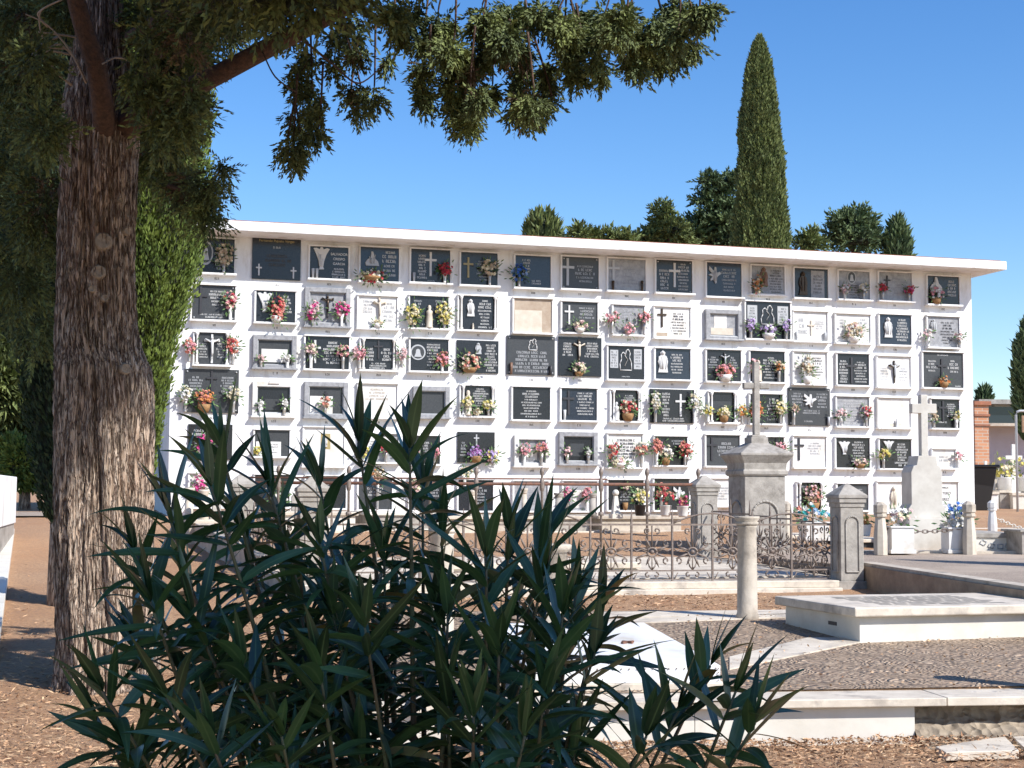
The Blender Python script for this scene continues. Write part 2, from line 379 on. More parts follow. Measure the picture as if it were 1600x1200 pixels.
mb.build('wall', M['plaster'], wall)
O = .66; uRR = wall_hit(1573, 412, O).x; zr1 = wall_hit(1000, 376, O).y; zr0 = wall_hit(1573, 419, O).y; print('ROOF', uR, uRR, ztop, zr0, wall_hit(330,352,O).y, 'top', zr1, wall_hit(1573,406,O).y, wall_hit(400,343,O).y)
mb = MB(); mb.box(uL-O*.9, -O, ztop, uRR, DEP+.3, ztop+.155)
roof = mb.build('roof', M['plaster'], wall, bevel=.008)
mb = MB(); mb.box(uL-O*.9+.05, -O+.07, ztop+.155, uRR-.08, DEP+.2, ztop+.178); mb.build('tile_capping', M['tile'], roof)
ORD = ['','first','second','third','fourth','fifth','sixth','seventh','eighth','ninth','tenth','eleventh','twelfth','thirteenth','fourteenth','fifteenth','last']
ROWN = ['','top','second','third','fourth','fifth','bottom']
# crude lettering strokes for inscriptions too blurred to read in the photograph
def letters(mb, x0, z, w, h, y, n=None, fill=1.0):
    r = random.Random(int(x0*1000)+int(z*7777)); x = x0; end = x0 + w
    while x < end - h*.4:
        if r.random() < .14: x += h*.5; continue
        lw = h*.52; k = r.randrange(4); s = h*.17
        def q(a, b, c, d): mb.poly([(a,y,b),(c,y,b),(c,y,d),(a,y,d)])
        q(x, z, x+s, z+h)
        if k == 0: q(x+lw-s, z, x+lw, z+h); q(x, z+h*.42, x+lw, z+h*.58)
        elif k == 1: q(x, z+h-s, x+lw, z+h); q(x, z, x+lw, z+s)
        elif k == 2: q(x+lw-s, z, x+lw, z+h); q(x, z+h-s, x+lw, z+h)
        else: q(x, z, x+lw, z+s); q(x, z+h*.4, x+lw*.8, z+h*.58)
        x += lw + h*.2
def text_mesh(txt, h, m, parent, loc, name='lettering', rx=R(90), align='CENTER'):
    c = bpy.data.curves.new('t', 'FONT'); c.body = txt; c.size = h; c.align_x = align; c.extrude = .001; c.offset = h*.012
    o = bpy.data.objects.new('t', c); COL.objects.link(o)
    me = bpy.data.meshes.new_from_object(o.evaluated_get(bpy.context.evaluated_depsgraph_get()))
    bpy.data.objects.remove(o); me.materials.clear(); me.materials.append(m); me.name = name
    t = bpy.data.objects.new(name, me); COL.objects.link(t); t.parent = parent; t.location = loc; t.rotation_euler = (rx,0,0); return t
CM = {'w': M['white'], 'k': M['darkline'], 'g': M['gold'], 's': M['silver'], 'b': M['bronze'], 'n': M['brownstatue'], 'c': M['cream']}
BASE = {'B': ('granite','black granite'), 'D': ('slate','dark slate'), 'N': ('bluegranite','blue-black granite'), 'G': ('greymarble','grey marble'),
        'W': ('whitemarble','white marble'), 'C': ('cream','cream stone'), 'S': ('board','bare brown')}
def figure_outline(kind):
    if kind == 'shroud': return [(-.5,1),(-.32,1.02),(-.12,.95),(-.06,1.06),(.06,1.06),(.12,.95),(.32,1.02),(.5,.98),(.3,.72),(.16,.4),(.1,.12),(.16,.02),(-.16,0),(-.1,.12),(-.18,.42),(-.34,.74)]
    if kind == 'saint': return [(-.24,0),(.26,0),(.22,.3),(.26,.5),(.2,.74),(.1,.8),(.13,.92),(.0,1.02),(-.12,.92),(-.1,.8),(-.2,.72),(-.24,.5),(-.16,.3)]
    if kind == 'dove': return [(-.5,.5),(-.2,.6),(-.45,.8),(-.42,1),(-.05,.72),(.0,.98),(.12,.95),(.15,.62),(.42,.7),(.5,.58),(.28,.45),(.12,.3),(.16,.05),(.05,0),(-.06,.26),(-.3,.15),(-.34,.24),(-.18,.4)]
    if kind == 'hands': return [(-.4,0),(.45,0),(.38,.3),(.2,.5),(.06,.98),(-.06,1),(-.1,.6),(-.3,.44),(-.44,.2)]
    if kind == 'couple': return [(-.42,0),(.4,0),(.38,.36),(.24,.6),(.3,.8),(.16,.98),(.0,.92),(-.04,.72),(-.2,.84),(-.36,.74),(-.34,.5),(-.46,.3)]
def niche(row, col, x0, y0, x1, y1, base='B', fr='l', it=(), fl=()):
    a = wall_hit(x0, (y0+y1)/2, .03); b = wall_hit(x1, (y0+y1)/2, .03)
    t = wall_hit((x0+x1)/2, y0, .03); bo = wall_hit((x0+x1)/2, y1, .03)
    u0, u1, v1, v0 = a.x, b.x, t.y, bo.y; w = u1-u0; h = v1-v0
    key, bname = BASE[base]; PY = -.03                   # face of the slab
    mb = MB()
    if fr == 'g' or fr == 'G': mb.box(u0+.075, PY+.012, v0+.05, u1-.075, .0, v1-.075)
    else: mb.box(u0, PY, v0, u1, .0, v1)
    sl = mb.build('memorial_plaque', M[key], wall, bevel=.004)
    what = []
    for i in it: 
        if i[0] == 'x': what.append({'w':'white','k':'black','g':'gold','s':'grey','b':'bronze','n':'brown','c':'pale'}[i[4]]+' cross')
        elif i[0] == 'crux': what.append('crucifix')
        elif i[0] == 'fig': what.append({'shroud':'shrouded Christ','saint':'saint figure','dove':'dove relief','hands':'praying hands','couple':'outlined mother and child'}[i[1]])
    lab = f"{bname} plaque" + (" with " + what[0] if what else "") + f", {ROWN[row]} row, {ORD[col]} niche from the cypress"
    sl['label'] = lab
    # surround and ledge
    mb = MB(); K = .028
    if fr in 'lLcgG':
        D1 = .055 if fr != 'L' else .05; LD = .115
        if fr in 'gG':
            K = 0
            mb.mi = 1
            mb.box(u0, -.075, v0, u0+.075, 0, v1); mb.box(u1-.075, -.075, v0, u1, 0, v1)
            mb.box(u0+.075, -.072, v1-.075, u1-.075, 0, v1); mb.box(u0+.075, -.072, v0, u1-.075, 0, v0+.05)
            mb.box(u0-.02, -.12, v0-.03, u1+.02, 0, v0)
            if fr == 'G':                           # small carved crest
                mb.prism_xz([((u0+u1)/2-.09, v1-.03),((u0+u1)/2+.09, v1-.03),((u0+u1)/2+.06, v1+.035),((u0+u1)/2-.06, v1+.035)], -.01, -.095)
        else:
            mb.box(u0-K, -D1, v0, u0, 0, v1); mb.box(u1, -D1, v0, u1+K, 0, v1)
            mb.box(u0-K, -D1-.02, v1, u1+K, 0, v1+.022)
            mb.box(u0-K-.012, -LD, v0-.032, u1+K+.012, 0, v0)
        mb.build('surround', [M['plaster'], M['greymarble' if (row+col) % 2 else 'whitemarble']], sl, bevel=.004)
    if fr == 'c':
        mb = MB()
        for cx in (u0+.035, u1-.035):
            mb.lathe([(.034,0),(.034,.025),(.02,.04),(.018,h-.06),(.03,h-.035),(.034,h-.002)], (cx, -.065, v0+.001), 10)
        mb.build('small_columns', M['whitemarble'], sl)
    if fr in 'gG':
        mb = MB(); mb.box(u0+.09, -.058, v0+.06, u1-.09, -.054, v1-.09)
        # the case is open behind a slim metal sash
        mb = MB(); s = .012
        mb.box(u0+.075, -.05, v0+.05, u0+.075+s, -.03, v1-.075); mb.box(u1-.075-s, -.05, v0+.05, u1-.075, -.03, v1-.075)
        mb.box(u0+.075+s, -.05, v1-.075-s, u1-.075-s, -.03, v1-.075); mb.box(u0+.075+s, -.05, v0+.05, u1-.075-s, -.03, v0+.05+s)
        mb.build('sash', M['silver'], sl)
    X = lambda f: u0 + w*f
    Z = lambda f: v1 - h*f
    y = PY - .0015 if fr not in 'gG' else PY + .0105
    ins = {}
    def I(c):
        if c not in ins: ins[c] = MB()
        return ins[c]
    for i in it:
        if i[0] == 't':                              # t, fx0, fy0, fx1, fy1, lines, colour
            _, fx0, fy0, fx1, fy1, n, c = i
            r = random.Random(row*100+col*7+int(fx0*10)); hh = (Z(fy0)-Z(fy1))/n
            big = r.random() < .5
            for k in range(n):
                f = r.uniform(.55, 1.0) if k else r.uniform(.4,.9)
                ww = (X(fx1)-X(fx0))*f; cx = (X(fx1)+X(fx0))/2
                letters(I(c), cx-ww/2, Z(fy0)-hh*(k+.8), ww, hh*(.66 if (k in (1,2) or not big) else .5), y-.0035)
        elif i[0] == 'T':                            # T, fx, fy, height, text, colour
            text_mesh(i[4], i[3], CM[i[5]], sl, (X(i[1]), y, Z(i[2])), 'inscription')
        elif i[0] == 'x':
            _, fx, fy, fh, c = i; H = h*fh; q = MB(); s = max(.011, H*.045); cx, cz = X(fx), Z(fy)
            q.box(cx-s, y-.018, cz-H, cx+s, y, cz); q.box(cx-H*.25, y-.0195, cz-H*.33-s, cx+H*.25, y-.001, cz-H*.33+s)
            q.build('cross', CM[c], sl)
        elif i[0] == 'crux':
            _, fx, fy, fh, c, c2 = i; H = h*fh; q = MB(); s = H*.035; cx, cz = X(fx), Z(fy)
            q.box(cx-s, y-.02, cz-H, cx+s, y, cz); q.box(cx-H*.27, y-.022, cz-H*.22-s, cx+H*.27, y-.001, cz-H*.22+s)
            q.mi = 1
            q.tube([(cx-H*.24,y-.045,cz-H*.17),(cx-H*.08,y-.045,cz-H*.26),(cx+H*.08,y-.045,cz-H*.26),(cx+H*.24,y-.045,cz-H*.17)], H*.03, 6)
            q.tube([(cx,y-.045,cz-H*.2),(cx,y-.045,cz-H*.45),(cx+.006,y-.045,cz-H*.65),(cx,y-.04,cz-H*.86)], [H*.055,H*.05,H*.04,H*.02], 6)
            q.ball((cx-.004, y-.055, cz-H*.14), H*.05, 6)
            q.build('crucifix', [CM[c], CM[c2]], sl)
        elif i[0] == 'fig':
            _, kind, fx, fy, fh, fw, c = i; H = h*fh; Wd = w*fw; q = MB(); cx, cz = X(fx), Z(fy)
            ol = [(cx+a*Wd, cz+b_*H) for a, b_ in figure_outline(kind)]
            if kind == 'couple':
                for k in range(len(ol)): 
                    p, p2 = ol[k], ol[(k+1) % len(ol)]; q.tube([(p[0],y-.006,p[1]),(p2[0],y-.006,p2[1])], .009, 4)
                q.tube([(cx-.1*Wd,y-.006,cz+.7*H),(cx+.1*Wd,y-.006,cz+.5*H),(cx-.1*Wd,y-.006,cz+.2*H)], .007, 4)
            else:
                q.prism_xz(ol, y, y-.03)
                r = random.Random(col*row)
                for k in range(5):
                    a = r.uniform(-.14,.14)*Wd; q.tube([(cx+a,y-.034,cz+H*.15),(cx+a*1.6,y-.034,cz+H*r.uniform(.5,.85))], .006, 4)
                if kind in ('saint',): q.ball((cx, y-.03, cz+H*.9), H*.085, 6)
            q.build('relief_figure', CM[c], sl)
        elif i[0] == 'pic':                          # oval portrait
            _, fx, fy, rx, rz = i; cx, cz = X(fx), Z(fy); q = MB()
            q.prism_xz([(cx+rx*math.cos(k*math.pi/10), cz+rz*math.sin(k*math.pi/10)) for k in range(20)], y, y-.012)
            q.mi = 1; q.prism_xz([(cx+rx*.82*math.cos(k*math.pi/10), cz+rz*.82*math.sin(k*math.pi/10)) for k in range(20)], y-.012, y-.015)
            q.mi = 0; q.prism_xz([(cx-rx*.5,cz-rz*.6),(cx+rx*.5,cz-rz*.6),(cx+rx*.3,cz-rz*.1),(cx+rx*.26,cz+rz*.3),(cx,cz+rz*.45),(cx-rx*.26,cz+rz*.3),(cx-rx*.3,cz-rz*.1)], y-.015, y-.018)
            q.build('portrait_medallion', [M['silver'], M['slate']], sl)
        elif i[0] == 'card':                         # fx0,fy0,fx1,fy1,colour : flat card or panel
            _, a_, b_, c_, d_, c = i; q = MB(); q.box(X(a_), y-.003, Z(d_), X(c_), y, Z(b_)); q.build('inset_panel', CM.get(c) or M[c], sl)
        elif i[0] == 'statue':                       # small statue on the ledge
            _, fx, fh, c = i; H = h*fh; q = MB(); yy = -.068; z0 = v0 if fr not in 'gG' else v0+.05
            q.lathe([(H*.17,0),(H*.17,H*.06),(H*.14,H*.08),(H*.16,H*.35),(H*.13,H*.6),(H*.15,H*.72),(H*.06,H*.8),(H*.085,H*.88),(H*.06,H*.97),(.002,H)], (X(fx), yy, z0), 9)
            q.build('statuette', CM[c], sl)
        elif i[0] == 'jar':
            _, fx, fh, c = i; q = MB(); H = h*fh; q.lathe([(.018,0),(.022,H*.5),(.026,H)], (X(fx), -.068, v0), 8); q.build('vase', CM[c], sl)
        elif i[0] == 'stud':
            q = MB()
            for fx, fy in ((.05,.06),(.95,.06),(.05,.94),(.95,.94)): q.ball((X(fx), y-.006, Z(fy)), .014, 5)
            q.build('fixing_studs', M['silver'], sl)
    for c, q in ins.items():
        if q.v: q.build('inscription', CM[c], sl)
    # small number mark painted on the plaster below (top row: above)
    q = MB(); cx = (u0+u1)/2 + .01
    zz = v1 + .16 if row == 1 else v0 - .085
    if row == 1: letters(q, cx-.035, zz-.03, .09, .045, -.0015)
    if row < 6: letters(q, cx-.03, v0-.1, .075, .035, -.0015)
    if q.v: q.build('number_mark', M['bronze'], sl)
    for k, f in enumerate(fl): bouquet(row, col, k, len(fl), u0, u1, v0, *f)
# ------------------------------------------------------------ flowers
CN = dict(pink='pink', lightpink='pale pink', red='red', coral='coral', white='white', cream='cream', yellow='yellow', purple='purple', lilac='lilac', magenta='magenta', blue='blue', orange='orange', teal='teal', paleblue='pale blue', beige='faded beige')
def bloom(mb, c, d, r, rnd):
    d = d.normalized(); a = d.orthogonal().normalized(); b = d.cross(a); ph = rnd.uniform(0, 6.3)
    ce = mb.P(c)
    n = 6; k = []
    for i in range(n*2):
        t = ph + math.pi*i/n; rr = r if i % 2 == 0 else r*.62
        k.append(mb.P(c + (a*math.cos(t)+b*math.sin(t))*rr + d*r*(.45 if i % 2 == 0 else .2)))
    for i in range(n*2): mb.F((ce, k[i], k[(i+1) % (2*n)]))
    c2 = c + d*r*.18; ce2 = mb.P(c2 + d*r*.3); k = []
    for i in range(5):
        t = ph+1 + 2*math.pi*i/5; k.append(mb.P(c2 + (a*math.cos(t)+b*math.sin(t))*r*.5 + d*r*.55))
    for i in range(5): mb.F((ce2, k[i], k[(i+1) % 5]))
def flower_parts(root, c, rx, rz, cols, seed, n=None, br=.034, leafc='green', spread=.8, depth=.6):
    rnd = random.Random(seed); n = n or max(12, int(30*(rx*rz)/(.12*.12)))
    n = min(n, 60)
    mb = MB(); lf = MB()
    for i in range(n):
        while True:
            p = Vector((rnd.uniform(-1,1), rnd.uniform(-1,1), rnd.uniform(-1,1)))
            if .25 < p.length < 1: break
        p.y = -abs(p.y) if rnd.random() < .75 else p.y
        q = Vector((p.x*rx*.92, p.y*min(rx,rz)*depth, p.z*rz*.92)); d = Vector((p.x, p.y-.5, p.z+.35))
        mb.mi = rnd.randrange(len(cols)) if rnd.random() < .8 else 0
        bloom(mb, c + q, d, br*rnd.uniform(.7, 1.15), rnd)
    for i in range(int(n*1.5)):
        p = Vector((rnd.gauss(0,.6), rnd.gauss(0,.35), rnd.gauss(-.15,.55)))
        q = c + Vector((p.x*rx*.85, p.y*rx*.5, p.z*rz*.85)); d = Vector((p.x, -.2+p.y, p.z+.3)).normalized(); s = d.orthogonal().normalized()*br*.42
        t = q + d*br*2.2; m_ = (q+t)/2
        i0 = [lf.P(q), lf.P(m_+s), lf.P(t), lf.P(m_-s)]; lf.F(i0)
    for i in range(6):
        a_ = rnd.uniform(-.5,.5); lf.tube([c+Vector((0,0,-rz*1.0)), c+Vector((a_*rx,-.01,rz*.1))], .004, 3)
    mb.build('blossoms', [FL[k] for k in cols], root); lf.build('leaves', M[leafc], root)
USED_L = set()
def bouquet(row, col, k, nk, u0, u1, v0, px, py, rp, cols, kind='v', ry=None):
    p = wall_hit(px, py, .09); s = 26.4/F; rx = rp*s*(1.0); rz = (ry or rp)*s
    inside = (p.x > u0-.06 and p.x < u1+.06)
    zb = v0 if inside and p.y - v0 < .6 else p.y - rz - .13
    loc = W0 + ux*p.x + nr*.09; loc.z = W0.z + zb
    side = '' if nk == 1 else (['cypress-side','pillar-side'] if nk == 2 else ['cypress-side','middle','pillar-side'])[min(k, 2)] + ' '
    cn = ' and '.join(CN[c] for c in cols[:2])
    wh = {'v':'flowers in vase','b':'flowers in basket'}[kind]
    lab = f"{side}{cn} {wh}, {ROWN[row]} row, {ORD[col]} niche from the cypress"
    t = thing('flower_bouquet', lab, 'flowers', loc, WTH, 'flower bunches on the niche wall')
    c = Vector((0, -.02, p.y - zb))
    flower_parts(t, c, rx, rz, cols, row*1000+col*17+k, br=.036)
    mb = MB(); top = c.z - rz*.55
    if kind == 'v':
        top = max(top, .06); mb.lathe([(.028,0),(.024,.012),(.026,top*.5),(.042,top)], (0,-.005,0), 10)
        if not inside: mb.box(-.012, .0, top*.3, .012, .088, top*.4)
        mb.build('vase', M['vase'] if (row+col+k) % 3 else M['vasew'], t)
    else:
        top = max(.07, min(top, .13)); mb.lathe([(rx*.42,0),(rx*.58,top*.5),(rx*.66,top),(rx*.6,top)], (0,-.0,0), 12)
        mb.build('basket', M['basket'] if (row+col) % 2 else M['vasew'], t)
w='w';k='k'
NI = [
# ---- top row
(1,1,310,373,366,427,'B','l',[('pic',.2,.42,.12,.2),('T',.66,.22,.05,'JOSE','w'),('t',.44,.26,.86,.92,6,w)],[(350,398,14,['beige','cream'],'v',20)]),
(1,2,394,368,470,437,'B','n',[('T',.5,.15,.058,'Fernando Pajuelo Vargas','g'),('t',.35,.22,.65,.32,1,'s'),('t',.2,.42,.85,.72,3,'b'),('x',.14,.66,.26,w),('x',.85,.7,.26,w)],[]),
(1,3,484,386,544,436,'B','l',[('fig','shroud',.3,.72,.66,.42,w),('T',.76,.25,.056,'SALVADOR','w'),('T',.76,.40,.056,'CRESPO','w'),('T',.76,.55,.056,'GARCIA','w'),('t',.54,.64,.98,.98,4,w),('jar',.08,.3,w),('jar',.18,.3,w)],[]),
(1,4,563,387,623,440,'N','l',[('fig','hands',.3,.55,.42,.4,'s'),('t',.55,.06,.98,.86,6,w)],[(580,431,22,['cream','white','red'],'b',11)]),
(1,5,642,390,703,442,'B','l',[('x',.5,.08,.72,w),('t',.16,.15,.42,.9,8,w),('t',.4,.9,.66,.98,1,w),('jar',.07,.28,'s')],[(695,421,12,['red'],'v',11)]),
(1,6,720,395,777,446,'B','l',[('x',.2,.16,.62,'g'),('t',.42,.22,.85,.86,7,'s')],[(765,418,14,['cream','beige'],'v',14)]),
(1,7,805,400,860,450,'N','l',[('t',.18,.1,.46,.55,5,w),('t',.35,.74,.84,.9,2,w)],[(811,426,14,['blue','paleblue'],'v',13)]),
(1,8,878,402,935,452,'D','l',[('stud',),('x',.15,.05,.85,'s'),('t',.34,.22,.95,.8,5,'s')],[]),
(1,9,950,405,1008,455,'G','l',[('t',.36,.22,.82,.86,6,'s'),('x',.14,.04,.8,'s'),('jar',.12,.3,'b'),('jar',.9,.34,'b')],[]),
(1,10,1025,407,1081,458,'B','l',[('stud',),('x',.51,.08,.74,w),('t',.06,.28,.42,.92,6,w),('t',.58,.06,.95,.92,9,w)],[]),
(1,11,1104,411,1158,464,'N','l',[('fig','dove',.22,.62,.5,.36,'s'),('t',.38,.14,.92,.85,7,'s')],[]),
(1,12,1174,416,1225,460,'G','l',[('fig','saint',.36,.72,.66,.5,'n'),('t',.52,.1,.97,.95,9,k)],[(1182,445,10,['orange','coral','cream'],'v',16)]),
(1,13,1241,420,1293,466,'B','l',[('card',.5,.06,.9,.97,'greymarble'),('t',.54,.2,.86,.85,6,k),('fig','saint',.25,.9,.78,.5,'b')],[]),
(1,14,1310,424,1358,468,'G','l',[('pic',.42,.22,.09,.12),('t',.3,.46,.75,.96,6,k)],[(1320,451,8,['white','lightpink'],'v',9),(1349,450,8,['white','cream'],'v',9)]),
(1,15,1373,426,1424,470,'G','l',[('x',.25,.12,.5,k),('t',.42,.12,.95,.85,7,'s')],[(1379,450,8,['red'],'v',8),(1420,452,9,['red','magenta'],'v',9)]),
(1,16,1449,432,1498,476,'B','l',[('fig','hands',.26,.5,.46,.42,w),('t',.58,.12,.98,.72,5,w)],[(1463,459,13,['pink','white'],'b',12)]),
# ---- second row
(2,1,300,446,367,500,'D','l',[('stud',),('x',.2,.06,.76,k),('t',.36,.12,.84,.6,5,w),('t',.1,.8,.9,.96,2,w)],[(360,470,10,['pink','red','cream'],'v',14)]),
(2,2,400,455,461,504,'B','l',[('fig','shroud',.22,.68,.6,.38,w),('t',.6,.12,.95,.7,6,w)],[(432,483,14,['coral','red'],'b',19)]),
(2,3,476,450,547,510,'G','g',[('crux',.5,.16,.62,k,'b')],[(488,484,11,['lightpink','magenta'],'v',15),(534,483,12,['magenta','lightpink'],'v',13)]),
(2,4,560,463,620,513,'W','l',[('t',.08,.12,.42,.55,4,'s'),('crux',.54,.03,.78,'c','c'),('t',.62,.15,.95,.8,5,'s')],[(590,505,10,['cream','beige'],'b',5)]),
(2,5,640,463,700,513,'B','l',[('t',.06,.1,.36,.5,4,'s'),('statue',.5,.72,'c'),('t',.64,.1,.94,.5,4,'s'),('t',.3,.78,.7,.92,2,'s')],[(645,491,13,['cream','yellow'],'v',17),(694,489,13,['cream','yellow'],'v',18)]),
(2,6,717,463,776,516,'B','c',[('fig','saint',.3,.6,.5,.4,w),('t',.5,.08,.88,.95,9,w),('statue',.36,.2,'c')],[]),
(2,7,803,467,862,520,'S','L',[('card',.02,.34,.74,.99,'cream')],[]),
(2,8,878,472,933,520,'D','l',[('x',.2,.12,.62,w),('t',.45,.14,.95,.55,4,'s')],[(906,508,13,['cream','lightpink'],'b',9)]),
(2,9,958,477,1006,523,'G','l',[('t',.2,.15,.8,.6,4,'s')],[(956,495,12,['pink','lightpink'],'v',9),(982,513,10,['pink','lightpink'],'v',10),(1006,496,11,['pink','coral'],'v',9)]),
(2,10,1023,480,1078,528,'W','l',[('x',.2,.06,.6,'b'),('t',.42,.16,.92,.9,8,k),('card',.05,.84,.36,.95,'board')],[]),
(2,11,1102,484,1158,530,'G','g',[('card',.25,.2,.6,.62,'whitemarble'),('card',.16,.62,.78,.85,'cream')],[]),
(2,12,1165,472,1234,530,'B','l',[('card',.04,.1,.26,.62,'silver_'),('fig','couple',.5,.6,.52,.34,w),('card',.72,.1,.96,.62,'silver_'),('t',.06,.14,.24,.58,6,k),('t',.74,.14,.94,.58,6,k)],[(1173,507,10,['lilac'],'v',10),(1201,516,17,['lilac','white'],'b',10),(1228,508,9,['lilac'],'v',10)]),
(2,13,1240,487,1292,533,'W','l',[('t',.12,.2,.42,.8,3,'s'),('x',.52,.3,.5,'c'),('t',.62,.3,.94,.6,4,'s'),('jar',.06,.3,'s'),('jar',.92,.3,'s')],[]),
(2,14,1306,491,1359,536,'W','l',[('t',.06,.16,.36,.5,3,'s'),('t',.66,.12,.94,.6,4,'s')],[(1333,518,17,['lightpink','cream','beige'],'b',16)]),
(2,15,1374,492,1423,539,'N','l',[('fig','saint',.26,.76,.66,.5,w),('t',.5,.12,.95,.88,8,w)],[]),
(2,16,1449,495,1498,543,'G','l',[('t',.4,.14,.86,.9,8,k),('fig','saint',.18,.5,.4,.4,'s')],[(1450,521,8,['white','lightpink'],'v',8),(1499,525,8,['white','lightpink'],'v',8)]),
# ---- third row
(3,1,304,520,358,570,'D','c',[('t',.1,.3,.38,.8,6,w),('crux',.5,.05,.9,w,w),('t',.62,.3,.92,.8,6,w)],[(296,540,9,['coral','pink'],'v',12),(364,540,11,['coral','red'],'v',14)]),
(3,2,395,524,463,575,'D','g',[('card',.2,.42,.8,.82,'whitemarble')],[(408,560,5,['lightpink'],'v',5),(449,558,5,['white'],'v',6)]),
(3,3,477,526,545,577,'B','l',[('x',.22,.12,.7,w),('t',.4,.14,.86,.85,7,w)],[(486,546,10,['lightpink','cream'],'v',10),(536,548,10,['pink','cream'],'v',10)]),
(3,4,564,530,618,578,'B','c',[('x',.5,.04,.6,k),('t',.1,.28,.42,.72,4,w),('t',.58,.28,.92,.72,4,w),('t',.15,.76,.85,.98,3,w)],[(561,550,11,['lightpink','pink'],'v',11)]),
(3,5,641,530,700,580,'B','l',[('pic',.2,.42,.13,.13),('t',.4,.12,.82,.94,9,w)],[(628,552,8,['lightpink'],'v',10),(691,561,12,['coral','pink'],'v',11)]),
(3,6,714,532,779,583,'B','n',[('fig','saint',.5,.42,.34,.3,'s'),('t',.66,.1,.97,.96,10,w)],[(734,566,18,['coral','lightpink','cream'],'b',16)]),
(3,7,792,525,867,586,'D','n',[('stud',),('fig','couple',.54,.36,.3,.2,w),('t',.12,.38,.92,.95,6,'s'),('jar',.08,.3,'n'),('jar',.9,.25,'k')],[]),
(3,8,873,527,940,588,'B','n',[('crux',.46,.06,.62,'b','c'),('t',.06,.14,.36,.5,5,w),('t',.6,.12,.96,.52,6,w),('t',.3,.64,.7,.7,1,w)],[(905,576,11,['cream','lightpink'],'b',11)]),
(3,9,950,541,1006,593,'B','l',[('card',.06,.12,.28,.66,'silver_'),('fig','couple',.5,.72,.64,.38,w),('card',.72,.08,.94,.68,'silver_'),('t',.07,.15,.27,.64,6,k),('t',.73,.12,.93,.64,6,k),('t',.35,.88,.65,.94,1,'s')],[]),
(3,10,1024,545,1078,593,'N','l',[('fig','saint',.2,.78,.7,.56,w),('t',.42,.14,.82,.82,7,w)],[]),
(3,11,1104,547,1157,596,'B','l',[('crux',.52,.08,.6,k,'s'),('t',.04,.2,.36,.6,5,'s'),('t',.64,.2,.94,.6,5,'s')],[(1133,579,18,['pink','coral'],'b',13)]),
(3,12,1172,549,1225,597,'B','l',[('t',.36,.16,.84,.9,8,w),('statue',.22,.7,'c')],[(1178,571,9,['pink','lightpink'],'v',12),(1217,572,9,['orange','beige','cream'],'v',8)]),
(3,13,1240,550,1291,600,'W','l',[('t',.52,.14,.92,.75,7,k)],[(1261,574,12,['beige','cream','white'],'b',20)]),
(3,14,1308,553,1357,602,'B','l',[('x',.45,.12,.82,k),('t',.04,.2,.36,.94,8,w),('t',.54,.22,.95,.92,8,w)],[]),
(3,15,1371,557,1422,605,'W','l',[('crux',.5,.14,.72,'b','s'),('t',.08,.34,.34,.8,5,'s'),('t',.64,.34,.94,.8,5,'s')],[]),
(3,16,1442,551,1504,606,'D','l',[('t',.25,.04,.75,.1,1,w),('x',.47,.18,.6,k),('t',.08,.2,.36,.56,4,w),('t',.6,.18,.95,.58,4,w),('t',.78,.92,.98,.97,1,w)],[(1475,594,12,['orange','beige'],'b',6)]),
# ---- fourth row
(4,1,288,577,373,645,'D','n',[('stud',),('x',.5,.04,.5,k),('t',.06,.16,.36,.5,5,'s'),('t',.64,.16,.95,.6,7,'s')],[(290,615,10,['white','cream'],'v',14),(319,621,15,['coral','orange'],'b',12),(365,615,11,['white','cream'],'v',12)]),
(4,2,394,597,460,650,'B','G',[('card',.3,.5,.68,.82,'slate')],[(407,632,4,['white'],'v',8),(444,630,5,['white'],'v',8)]),
(4,3,475,597,543,652,'D','g',[('card',.14,.4,.66,.9,'whitemarble'),('x',.5,.26,.2,k)],[(508,628,7,['coral','beige'],'v',9)]),
(4,4,560,600,620,652,'W','l',[('t',.1,.12,.9,.5,4,'c')],[]),
(4,5,645,604,702,652,'D','g',[],[]),
(4,6,720,603,772,650,'B','c',[('statue',.2,.85,'c'),('t',.36,.06,.82,.7,8,w)],[(730,630,11,['yellow','cream'],'v',10),(763,632,10,['yellow','cream'],'v',9),(745,644,7,['cream','beige'],'b',4)]),
(4,7,801,605,859,656,'B','l',[('t',.2,.08,.8,.94,10,w)],[]),
(4,8,877,607,932,657,'N','l',[('x',.2,.08,.74,k),('t',.4,.1,.94,.84,8,w),('jar',.08,.32,w)],[]),
(4,9,955,610,1000,658,'B','c',[('statue',.16,.62,'w'),('t',.34,.14,.9,.42,4,w)],[(981,636,15,['red','coral','cream'],'b',13)]),
(4,10,1016,608,1085,661,'B','n',[('x',.68,.14,.66,w),('t',.26,.1,.46,.82,8,w),('t',.24,.84,.78,.97,2,w)],[(1024,626,9,['white','cream'],'v',16),(1085,628,10,['white','cream'],'v',14)]),
(4,11,1108,613,1150,660,'B','c',[('card',.12,.3,.82,.8,'slate')],[(1106,641,9,['yellow','cream'],'v',8),(1131,644,12,['cream','yellow'],'b',10),(1159,641,9,['yellow','orange'],'v',9)]),
(4,12,1172,616,1222,662,'B','l',[('t',.52,.12,.86,.9,7,w)],[(1181,640,13,['orange','coral'],'v',16),(1219,636,11,['cream','yellow'],'v',13)]),
(4,13,1232,606,1297,665,'D','n',[('stud',),('fig','dove',.5,.52,.36,.32,w),('t',.06,.12,.36,.5,5,'s'),('t',.66,.12,.95,.54,5,'s'),('t',.3,.58,.8,.7,2,'s'),('t',.34,.86,.62,.92,1,'s'),('jar',.94,.24,'s')],[(1240,638,8,['beige','lightpink'],'v',8)]),
(4,14,1307,620,1357,666,'G','l',[('t',.06,.1,.94,.94,9,w)],[(1314,646,12,['lightpink','white'],'v',8),(1353,642,9,['red','lightpink','cream'],'v',11)]),
